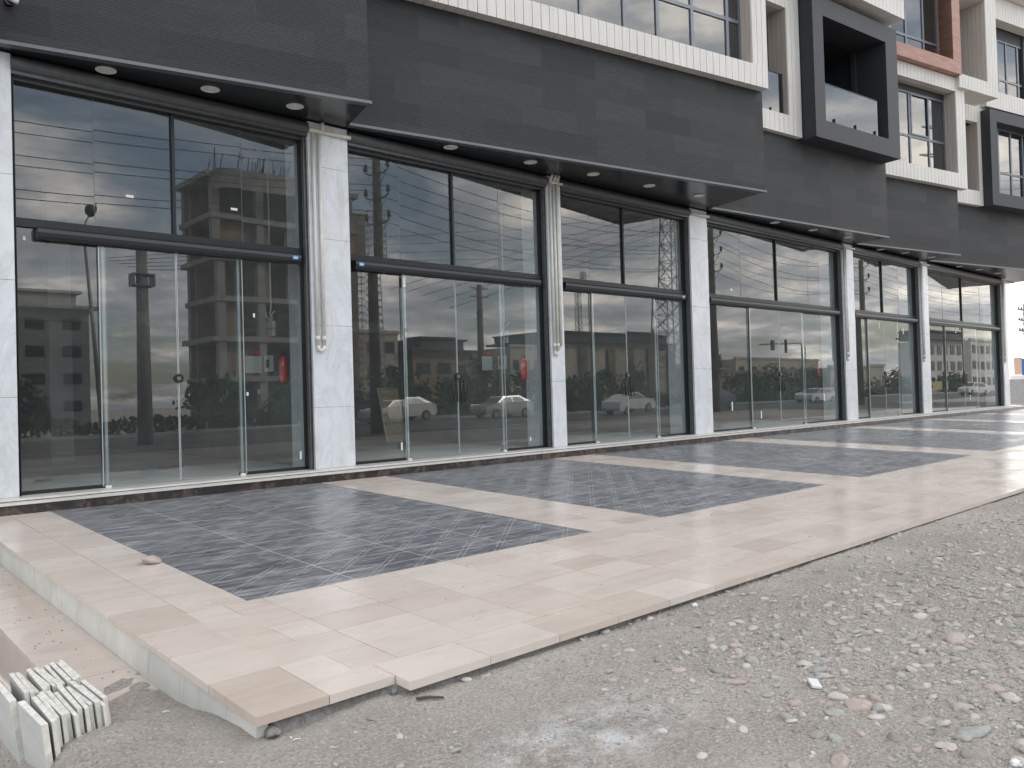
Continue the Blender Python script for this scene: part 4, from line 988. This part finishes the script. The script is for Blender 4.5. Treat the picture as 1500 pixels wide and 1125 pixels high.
def junction(xw, y, z, label):
    t_ = thing('junction_box', label, 'junction box', (xw, y, z), group='white junction boxes with a conduit')
    q = MB(); q.box(-.07, 0, -.09, .09, 0, .125); q.box(-.075, 0, -.10, .08, .135, .26); q.build('housing', 'white_plastic', t_, bevel=.006)
    q = MB(); q.tube([(-.03, .0, .26), (-.04, .02, .40), (-.03, 0, .50), (-.03, 0, 3.1)], .016, 10); q.tube([(-.03, -.07, .26), (-.08, -.12, .36), (-.05, -.17, .42)], .014, 8); q.tube([(-.03, .04, .26), (-.08, .09, .36), (-.05, .14, .42)], .014, 8); q.build('conduit', 'white_plastic', t_, smooth=True)
junction(6.38, 1.55, 2.18, 'white double junction box under a conduit on the first shop wall')
junction(11.42, 1.18, 2.15, 'white double junction box under a conduit on the second shop wall')
t_ = thing('leaning_board', 'brown board in a pale frame leaning inside the second shop', 'board', (10.78, 4.75, 0.03), .12)
q = MB(); q.hexa([(-.29, -.33, .02), (.29, -.33, .02), (.29, -.31, .02), (-.29, -.31, .02), (-.29, -.03, 1.25), (.29, -.03, 1.25), (.29, -.01, 1.25), (-.29, -.01, 1.25)]); q.build('panel', 'rusty_board', t_)
q = MB()
for a, b_ in (((-.30, -.335, 0), (-.30, -.03, 1.27)), ((.30, -.335, 0), (.30, -.03, 1.27)), ((-.30, -.335, .01), (.30, -.335, .01)), ((-.30, -.03, 1.27), (.30, -.03, 1.27))): q.tube([a, b_], .016, 6)
q.build('frame', 'metal_light', t_)
for q_, (x, y, s_z, lb) in enumerate([(4.9, 2.3, .10, 'dark rag lying on the floor of the first shop'), (2.9, 1.8, .06, 'greenish scrap on the floor at the left of the first shop')]):
    V, Fc = I2[0].copy(), I2[1]
    for i, v in enumerate(V): V[i] = v*(1+.6*noise.noise(Vector(v)*2+Vector((q_*5, 0, 0))))
    V *= np.array([s_z*2.2, s_z, s_z*.25]); o = np_mesh('floor_rag', V, Fc, np.full(len(Fc), .3), 'black_plastic' if q_ == 0 else 'leaf'); o.location = (x, y, .02); tag(o, lb, 'rag')

# ------------------------------------------------------------------ across the street (seen in the glass)
def house(name, label, x0, x1, y0, z1, mat, depth=14, floors=3, cols_=4, win=(1.3, 1.2), base=-.47, roof=None, group=None, zwin0=1.0, pil=None):
    t_ = thing(name, label, 'building', ((x0+x1)/2, y0, base), group=group, world=True)
    q = MB(); q.box(x0, x1, y0-depth, y0, base, z1); q.box(x0-.15, x1+.15, y0-.3, y0+.15, z1, z1+.35); q.build('wall', mat, t_)
    fh = (z1-base-.4)/floors
    for f in range(floors):
        for c_i in range(cols_):
            cx = x0+(x1-x0)*(c_i+.5)/cols_; zz = base+f*fh+zwin0
            w_ = MB(); w_.box(cx-win[0]/2, cx+win[0]/2, y0+.002, y0+.06, zz, zz+win[1]); w_.box(cx-win[0]/2+.06, cx-.03, y0+.06, y0+.07, zz+.06, zz+win[1]-.06, mi=1); w_.box(cx+.03, cx+win[0]/2-.06, y0+.06, y0+.07, zz+.06, zz+win[1]-.06, mi=1)
            w_.build('window', ['frame_dark' if mat != 'render_beige' else 'render_grey', 'window_dark'], t_)
    if roof:
        r_ = MB(); r_.box(x0-.6, x1+.6, y0-depth, y0+.9, z1+.35, z1+.6); r_.box(x0+1, x1-1, y0-depth, y0+.3, z1+.6, z1+1.6); r_.box(x0+.6, x1-.6, y0-depth, y0+.6, z1+1.6, z1+1.8); r_.build('roof', roof, t_)
    if pil:
        r_ = MB()
        for c_i in range(cols_+1):
            cx = x0+(x1-x0)*c_i/cols_; r_.box(cx-.7, cx+.7, y0-.1, y0+.35, base, z1-.4)
        r_.build('pilaster', pil, t_)
    return t_
# unfinished concrete frame
t_ = thing('unfinished_building', 'unfinished concrete frame building with bare floors and rebar, reflected in the first shopfront', 'building', (26, -45, -.47), world=True)
q = MB(); x0, x1 = 23.4, 34.5
for f in range(6):
    z = 2.6+f*2.9; q.box(x0-.3*(f % 2), x1+.3, -51, -45, z, z+.38)
for x in (23.8, 27.0, 30.4, 34.0):
    for y in (-45.4, -50.5): q.box(x-.28, x+.28, y-.28, y+.28, -.5, 17.1)
q.build('concrete_frame', 'concrete_raw', t_)
q = MB()
for (xa, xb, f) in ((21.6, 24.1, 1), (27.9, 30.7, 1), (21.6, 22.6, 2), (24.7, 25.4, 3), (26.7, 27.3, 3), (28.0, 28.8, 4), (30.0, 30.7, 4), (24.7, 25.3, 4), (26.6, 27.3, 4), (21.6, 24.1, 4), (27.9, 28.7, 2), (30.1, 30.7, 3)):
    z = 2.98+(f-1)*2.9; q.box(xa+2.6, xb+2.6, -45.9, -45.7, z, z+2.5)
q.box(23.6, 38, -49.5, -49.2, 0, 17); q.box(34.2, 34.4, -49.2, -45.5, 0, 17); q.build('brick_infill', 'brick_raw', t_)
q = MB()
for j in range(26):
    x = rng.uniform(23.6, 34.2); q.tube([(x, -45.3-rng.random(), 17.4), (x+rng.uniform(-.1, .1), -45.3, 18.3+rng.random())], .035, 5)
q.build('rebar', 'wood_pole', t_)
q = MB(); n_ = 16
for j in range(n_):
    a0, a1 = math.pi*j/n_, math.pi*(j+1)/n_
    for z in (17.5,):
        p = lambda a, r_: (28.2-4.6*math.cos(a)*r_, -45+1.6*math.sin(a)*r_); A = p(a0, 1); B1 = p(a1, 1)
        q.face([(A[0], A[1], 16.2), (B1[0], B1[1], 16.2), (B1[0], B1[1], 17.6), (A[0], A[1], 17.6)])
q.build('parapet', 'concrete_raw', t_)
house('apartment_house', 'pale grey house with a rounded roof band, reflected at the far left shopfront', 11.5, 19.3, -60, 8.6, 'render_grey', depth=7, floors=4, cols_=3, win=(1.3, .85), roof='render_white', zwin0=1.3)
house('apartment_house', 'beige plain house beside the lattice mast, reflected left in the second shopfront', 43, 49.5, -60, 7.9, 'render_beige', floors=3, cols_=3, win=(1.3, 1.3))
house('villa', 'dark villa with stepped overhanging roofs, reflected in the middle of the second shopfront', 50.4, 58.8, -60, 5.6, 'brick_raw', floors=2, cols_=3, win=(1.8, 1.2), roof='roof_dark')
house('apartment_house', 'low beige house behind the crossarm pole, reflected at the right of the second shopfront', 65, 72, -60, 6.7, 'render_beige', floors=2, cols_=4, win=(.9, 1.3))
house('warehouse', 'long beige hall with brown pilasters, reflected in the third shopfront', 74, 97, -60, 7.4, 'render_beige', floors=1, cols_=5, win=(.1, .1), pil='pilaster_brown', roof='roof_dark')
house('low_house', 'dark low house beside the conifer, reflected left in the fourth shopfront', 104, 112, -60, 4.0, 'brick_raw', floors=1, cols_=3)
house('shop_row', 'pale row of small shops behind the traffic light, reflected in the fourth shopfront', 114, 140, -60, 5.8, 'render_beige', floors=2, cols_=8, win=(1.6, 1.2))
house('apartment_house', 'white three storey block with many windows, reflected in the sixth shopfront', 126.5, 141, -36, 7.3, 'render_white', depth=4, floors=3, cols_=5, win=(1.7, 1.4), roof='roof_dark')
house('apartment_house', 'white taller block next to the crossarm pole, reflected at the right of the sixth shopfront', 147, 158, -36, 7.9, 'render_white', depth=4, floors=3, cols_=4, win=(1.6, 1.3))
house('low_house', 'low buff house with a red hoarding, reflected in the fifth shopfront', 96, 112, -36, 3.4, 'render_beige', floors=1, cols_=4)
q = MB(); q.box(100, 104, -35.6, -35.5, 1.0, 3.6); tag(q.build('hoarding', 'red_hoarding'), 'red hoarding panel in front of the low buff house', 'hoarding')
q = MB(); q.box(120.0, 129, -34.2, -34.05, .1, 1.3); tag(q.build('site_barrier', 'yellow_paint'), 'yellow site barrier in front of the white block', 'barrier')
q = MB(); q.box(119, 123, -58, -57.9, 1.6, 3.2); q.box(119, 123, -57.85, -57.8, 1.2, 1.6, mi=1); tag(q.build('awning', ['green_cloth', 'paper']), 'green awning on the row of small shops', 'awning')
for j, (xa, xb, y) in enumerate(((-60, 44, -62), (59, 65, -63), (-80, 11, -58))):
    pass
q = MB(); r = random.Random(4)
for _ in range(15000):
    x = r.uniform(-20, 125); hh = .9+.7*noise.noise(Vector((x*.35, 0, 0)))+.3*noise.noise(Vector((x*1.7, 2, 0)))
    p = Vector((x, r.uniform(-36.5, -33.8), -.47+max(.25, hh)*r.random()**.7)); s_l = r.uniform(.10, .22); u = Vector((r.gauss(0, 1), r.gauss(0, 1), r.gauss(0, 1))).normalized(); v_ = u.orthogonal().normalized()
    q.face([p-u*s_l, p+v_*s_l*.6, p+u*s_l, p-v_*s_l*.6], tint=r.random()*.8)
tag(q.build('scrub', 'leaf'), 'low green scrub along the far side of the road', 'scrub', kind='stuff')

# utility poles
def upole(label, x, y, h, r0, r1, arms, mat, proto=None, name='utility_pole'):
    t_ = thing(name, label, 'pole', (x, y, -.47))
    q = MB(); q.tube([(0, 0, 0), (0, 0, h)], [r0, r1], 14); q.build('shaft', mat, t_, smooth=True)
    for (z, kind, wd) in arms:
        if kind == 'bracket':
            for sgn in (-1, 1):
                a = MB(); a.tube([(0, 0, z), (.1*sgn, .35*sgn, z), (.15*sgn, .62*sgn, z+.12), (.15*sgn, .62*sgn, z+.25)], .035, 8); a.tube([(0, 0, z-.75), (.12*sgn, .5*sgn, z-.02)], .015, 6)
                a.lathe([(.0, .22), (.09, .22), (.11, .27), (.06, .31), (.10, .36), (.05, .42), (.05, .5), (0, .5)], 12, (.15*sgn, .62*sgn, z), mi=1); a.build('insulator_bracket', ['galvanised', 'insulator'], t_, smooth=True)
        else:
            a = MB(); a.box(-wd, wd, -.05, .05, z-.05, z+.05); a.tube([(wd*.6, .0, z), (0, 0, z-.6)], .02, 6); a.tube([(-wd*.6, .0, z), (0, 0, z-.6)], .02, 6)
            for xx in (-wd+.08, -wd*.5, wd*.5, wd-.08): a.lathe([(.0, .05), (.05, .05), (.06, .12), (.03, .2), (0, .2)], 10, (xx, 0, z), mi=1)
            a.build('crossarm', ['wood_pole', 'insulator'], t_)
    return t_
PY = -17.3
upole('dark pole with three pairs of bracket insulators, reflected left in the second shopfront', 18.7, PY, 11.75, .26, .17, [(10.9, 'bracket', 0), (9.85, 'bracket', 0), (8.8, 'bracket', 0)], 'wood_pole')
upole('thick concrete pole with a small clamp, reflected in the first shopfront', 11.2, -22.5, 7.9, .30, .2, [], 'pole_concrete')
q = MB(); q.box(-.42, .42, -.3, .3, 0, .06); q.box(-.42, -.36, -.3, .3, .06, .45); q.box(.36, .42, -.3, .3, .06, .45); q.box(-.42, .42, -.3, .3, .45, .5); o = q.build('pole_clamp', 'galvanised'); o.location = (11.2, -22.5, 5.9); o.name = 'clamp'; o.parent = bpy.data.objects['utility_pole.001']; o.location = (0, 0, 6.35)
upole('tall pole with two crossarms behind the junction box, reflected right in the second shopfront', 60.6, -60, 14.3, .45, .3, [(13.9, 'arm', 1.3), (12.9, 'arm', 1.3), (11, 'arm', .5), (10.3, 'arm', .5), (9.6, 'arm', .5)], 'wood_pole')
upole('pole with bracket insulators, reflected at the left of the fourth shopfront', 43.5, PY, 11.5, .26, .17, [(10.9, 'bracket', 0), (9.85, 'bracket', 0), (8.8, 'bracket', 0)], 'wood_pole')
upole('pole with bracket insulators, reflected at the left of the fifth shopfront', 64.2, PY, 11.5, .26, .17, [(10.9, 'bracket', 0), (9.85, 'bracket', 0), (8.8, 'bracket', 0)], 'wood_pole')
upole('pole with bracket insulators, far along the road to the right', 104.0, PY, 11.5, .26, .17, [(10.9, 'bracket', 0), (9.85, 'bracket', 0), (8.8, 'bracket', 0)], 'wood_pole')
upole('pole with bracket insulators, far to the left along the road', -16.0, PY, 11.5, .26, .17, [(10.9, 'bracket', 0), (9.85, 'bracket', 0), (8.8, 'bracket', 0)], 'wood_pole')
upole('crossarm pole beside the white block, reflected in the sixth shopfront', 141.5, -36, 10.5, .3, .2, [(10.0, 'arm', 1.5), (9.0, 'arm', 1.3)], 'wood_pole')
upole('far pole with three crossarms at the right edge of the picture', 71.0, 7.75, 7.4, .15, .11, [(6.9, 'arm', 1.5), (6.1, 'arm', 1.5), (5.3, 'arm', 1.4), (4.0, 'arm', .4)], 'pole_concrete')
# wires between the poles
nw = 0
polesX = [-55, -16.0, 18.7, 43.5, 64.2, 104.0, 150]
for (z, lev) in ((10.9, 'top'), (9.85, 'middle'), (8.8, 'lower')):
    for sgn, sd_ in ((-1, 'street'), (1, 'near')):
        q = MB()
        for a, b_ in zip(polesX[:-1], polesX[1:]):
            pts = []
            for j in range(15):
                f = j/14; pts.append((a+(b_-a)*f+.15*sgn, PY+.62*sgn, z-.02-4*1.05*f*(1-f)))
            q.tube(pts, .014, 5, cap=False)
        tag(q.build('power_line', 'wire'), '%s power line strung on the %s side of the bracket poles' % (lev, sd_), 'power line', 'power lines along the road')
q = MB()
for j in range(5): 
    q.tube([(40+j*1.5, -40-j*4, 8+j), (90+j, -55, 22+j*1.2), (140, -70, 30+j)], .03, 4, cap=False)
    q.tube([(20, -50-j*2, 11+j*.5), (88, -53, 17+j*1.7)], .025, 4, cap=False)
tag(q.build('transmission_line', 'wire'), 'bundle of thin high voltage lines sloping up to the lattice tower', 'power line')
# lattice tower, mast and the reinforcement cage beside the dark pole
def lattice(name, label, x, y, h, w0, w1, n, r, cat='tower', arms=()):
    t_ = thing(name, label, cat, (x, y, -.47)); q = MB()
    def cr(f): w_ = w0+(w1-w0)*f; return [(-w_/2, -w_/2, h*f), (w_/2, -w_/2, h*f), (w_/2, w_/2, h*f), (-w_/2, w_/2, h*f)]
    A = [cr(i/n) for i in range(n+1)]
    for i in range(n):
        for j in range(4):
            q.tube([A[i][j], A[i+1][j]], r, 5); q.tube([A[i][j], A[i+1][(j+1) % 4]], r*.6, 4); q.tube([A[i][(j+1) % 4], A[i+1][j]], r*.6, 4)
            q.tube([A[i+1][j], A[i+1][(j+1) % 4]], r*.6, 4)
    q.build('lattice', 'galvanised', t_)
    for k_, (z, wd) in enumerate(arms):
        q = MB(); q.tube([(-wd, 0, z), (0, 0, z+.5), (wd, 0, z)], r, 5); q.tube([(-wd, 0, z), (0, 0, z-.2), (wd, 0, z)], r, 5); q.build('crossarm', 'galvanised', t_)
    return t_
lattice('transmission_tower', 'tall lattice transmission tower, reflected at the right of the third shopfront', 92, -56, 34, 4.4, 1.6, 14, .11, arms=((26, 5), (29.5, 4.5), (33, 4)))
lattice('antenna_mast', 'slim lattice antenna mast, reflected at the left of the third shopfront', 78, -60, 17, .9, .5, 22, .04, 'mast')
lattice('scaffold_cage', 'square mesh scaffold tower beside the dark pole, reflected left in the second shopfront', 24.2, -26.5, 11.6, 1.5, 1.1, 30, .022, 'scaffold')
# street lamps
def slamp(label, x, y, h, lean=.0):
    t_ = thing('street_lamp', label, 'street lamp', (x, y, -.47)); q = MB(); q.tube([(0, 0, 0), (-.2-lean, 0, h*.5), (-.45-lean*2, 0, h)], [.13, .1, .06], 10); q.build('pole', 'galvanised', t_, smooth=True)
    q = MB(); a = (-.45-lean*2); q.tube([(a, 0, h), (a+.05, 0, h+.4), (a+.25, 0, h+.8)], .035, 8); q.build('arm', 'galvanised', t_, smooth=True)
    q = MB(); V = I2[0]*np.array([.28, .16, .36]); q.v = [tuple(v+np.array([a+.3, 0, h+1.05])) for v in V]; q.f = [tuple(int(z) for z in f) for f in I2[1]]; q.mi = [0]*len(q.f); q.tint = [.5]*len(q.f); q.uv = [None]*len(q.f); q.build('lamp_head', 'frame_dark', t_, smooth=True)
slamp('leaning street lamp with a round head, reflected in the first shopfront', 13.1, -35, 11.0, .15)
# traffic signal on an arm
t_ = thing('traffic_signal', 'traffic signal hung on a long arm, reflected in the fourth shopfront', 'traffic light', (88, -35, -.47))
q = MB(); q.tube([(0, 0, 0), (0, 0, 6.2), (-.3, 0, 6.6), (-9.5, 0, 6.2)], [.12, .1, .08, .06], 10); q.build('mast_arm', 'galvanised', t_, smooth=True)
for j, xx in enumerate((-7.2, -4.0)):
    q = MB(); q.box(xx-.25, xx+.25, .08, .3, 5.6, 6.7) if j == 0 else q.box(xx-.12, xx+.12, .08, .3, 5.4, 6.9); q.build('signal_head', 'black_plastic', t_)
# cars
def car(label, x, y, rz, paint, hatch=True, L_=4.2, H=1.45):
    t_ = thing('parked_car', label, 'car', (x, y, -.47), rz)
    pr = [(-2.1, .42), (-2.12, .72), (-1.95, .9), (-1.1, .98), (-.45, 1.40), (.95, 1.44), (1.75 if hatch else 1.35, 1.0 if not hatch else 1.05), (2.08, .95), (2.12, .5), (2.0, .32), (-1.95, .30)]
    def ext(prof, w, mb, mi=0, taper=None):
        i0 = len(mb.v); n_ = len(prof)
        for sy in (-1, 1):
            for (a, z) in prof: mb.v.append((a, sy*(w - (max(0, z-.95)*.42)), z))
        for j in range(n_): mb.f.append((i0+j, i0+(j+1) % n_, i0+n_+(j+1) % n_, i0+n_+j)); mb.mi.append(mi); mb.tint.append(.5); mb.uv.append(None)
        mb.f.append(tuple(i0+j for j in range(n_))); mb.f.append(tuple(i0+n_+j for j in reversed(range(n_)))); mb.mi += [mi]*2; mb.tint += [.5]*2; mb.uv += [None]*2
    q = MB(); ext(pr, .83, q); q.build('body', paint, t_, bevel=.04)
    for sy in (-1, 1):
        q = MB(); yy = lambda z: sy*(.845-(max(0, z-.95)*.42))
        for poly in ([(-.98, 1.0), (-.42, 1.34), (.18, 1.37), (.18, 1.0)], [(.25, 1.0), (.25, 1.37), (.9, 1.37), (1.45, 1.03)]): q.face([(a, yy(z), z) for a, z in poly])
        q.build('side_window', 'window_dark', t_)
    q = MB(); q.face([(-1.10, -.76, 1.0), (-1.10, .76, 1.0), (-.52, .62, 1.38), (-.52, -.62, 1.38)]); q.build('windscreen', 'window_dark', t_)
    for ax in (-1.3, 1.3):
        for sy in (-1, 1):
            q = MB(); q.tube([(ax, sy*.70, .31), (ax, sy*.86, .31)], .31, 20); wl = q.build('wheel', 'tyre', t_)
            q = MB(); q.tube([(ax, sy*.86, .31), (ax, sy*.872, .31)], .19, 16); q.build('rim', 'rim', wl)
    for sy in (-1, 1):
        q = MB(); q.box(-2.135, -2.05, sy*.62-.16, sy*.62+.16, .62, .78); q.build('headlight', 'metal_light', t_, bevel=.02)
    return t_
car('white hatchback on the road, reflected in the third shopfront', 45.0, -25.5, math.pi, 'car_white')
car('white car reflected at the right of the fourth shopfront', 75, -27, .1, 'car_white')
car('silver car reflected at the left of the fourth shopfront', 62, -30, 0, 'car_silver')
car('dark blue van-like car reflected at the far left of the fourth shopfront', 53, -24, 0, 'car_blue')
car('white car reflected at the right of the sixth shopfront', 103, -22, .15, 'car_white')
car('silver car reflected at the bottom right of the second shopfront', 36, -29, 0, 'car_silver')
car('white car reflected at the middle of the second shopfront', 29, -31, 0, 'car_white')
car('pale car reflected in the fifth shopfront', 84, -31, 0, 'car_silver')

# trees: trunk plus crown of leaf clumps
def tree(name, label, x, y, h, w_, shape, seed, n=900, trunk=.3):
    t_ = thing(name, label, 'tree', (x, y, -.47)); r = random.Random(seed)
    q = MB(); q.tube([(0, 0, 0), (.05*h*.1, 0, h*.3), (0, .03*h, h*.7)], [.04*w_+.05, .03*w_+.03, .015*w_+.01], 8)
    for j in range(5):
        a = r.uniform(0, 6.28); z = h*r.uniform(.25, .5); q.tube([(0, 0, z), (math.cos(a)*w_*.3, math.sin(a)*w_*.3, z+h*.22)], [.02*w_+.02, .01], 6)
    q.build('trunk', 'bark', t_, smooth=True)
    q = MB(); clumps = []
    for _ in range(34):
        f = r.random(); z = h*(trunk+(1-trunk)*f)
        rad = w_/2*((1-f)**.8+.05 if shape == 'cone' else math.sqrt(max(.05, 1-(2*f-.9)**2)))
        a = r.uniform(0, 6.28); rr = rad*math.sqrt(r.random()); clumps.append((math.cos(a)*rr, math.sin(a)*rr, z, r.uniform(.12, .24)*w_, r.random()))
    for _ in range(n):
        cx, cy, cz, cr_, tn = r.choice(clumps); d = Vector((r.gauss(0, 1), r.gauss(0, 1), r.gauss(0, .8))).normalized()*cr_*r.random()**.4
        p = Vector((cx, cy, cz))+d; s_l = .035*w_+.05; u = Vector((r.gauss(0, 1), r.gauss(0, 1), r.gauss(0, 1))).normalized(); v_ = u.orthogonal().normalized()
        q.face([p-u*s_l, p+v_*s_l*.6, p+u*s_l, p-v_*s_l*.6], tint=min(1, max(0, tn*.7+r.uniform(0, .3))))
    q.build('crown', 'leaf', t_); return t_
tree('conifer', 'dark conifer behind the road, reflected left in the fourth shopfront', 71, -36, 6.2, 3.2, 'cone', 3, 1500, .12)
tx = [(28.5, -37, 3.1, 4), (20, -37, 3.0, 4), (24.5, -36, 2.6, 4.2), (33, -37, 3.4, 4.5), (37.5, -36, 2.8, 4.0), (41.5, -38, 4.2, 4.5), (46, -37, 3.5, 4.3), (55, -37, 3.3, 4.0), (50.5, -36, 2.7, 3.6), (61, -38, 3.4, 5), (79, -37, 3.0, 4.8), (86.5, -38, 3.5, 5), (95, -38, 3.3, 5), (107, -38, 3.3, 5.5), (116, -36, 2.8, 4.8), (9, -38, 3.2, 4.5), (2, -38, 3.6, 5.5), (134, -35, 2.5, 5)]
for j, (x, y, h, w_) in enumerate(tx):
    tree('roadside_tree', 'bushy green tree across the road, number %s from the left end of the planted strip' % ['one', 'two', 'three', 'four', 'five', 'six', 'seven', 'eight', 'nine', 'ten', 'eleven', 'twelve', 'thirteen', 'fourteen', 'fifteen', 'sixteen', 'seventeen', 'eighteen'][sorted(range(len(tx)), key=lambda i: tx[i][0]).index(j)], x, y, h, w_, 'round', 20+j, 700, .15)['group'] = 'bushy trees along the far side of the road'

# ------------------------------------------------------------------ far right end of the street
q = MB(); q.box(69.5, 70, 2.0, 40, -.47, 1.15); tag(q.build('graffiti_wall', 'graffiti_wall'), 'grey wall with dark graffiti at the far right end', 'wall')
t_ = thing('shop_sign', 'blue sign board over a low building at the far right end', 'sign', (72, 8, 1.2), world=True)
q = MB(); q.box(72.0, 72.2, 6.9, 8.35, 1.45, 2.75); q.build('blue_panel', 'sign_blue', t_)
q = MB(); q.box(71.99, 72.2, 8.36, 8.9, 1.5, 2.85); q.build('orange_panel', 'sign_orange', t_)
q = MB(); q.box(71.98, 72.2, 6.9, 9.2, 1.15, 1.44); q.build('white_strip', 'paper', t_)
q = MB(); q.tube([(72.1, 7.0, -.47), (72.1, 7.0, 1.15)], .05, 8); q.tube([(72.1, 9.0, -.47), (72.1, 9.0, 1.15)], .05, 8); q.build('post', 'galvanised', t_)
t_ = house('low_house', 'low pinkish house behind the blue sign at the far right end', 90, 100, 60, 3.2, 'render_beige', depth=10, floors=1, cols_=3)
for o in list(bpy.data.objects):
    if '_wl' in o: del o['_wl']
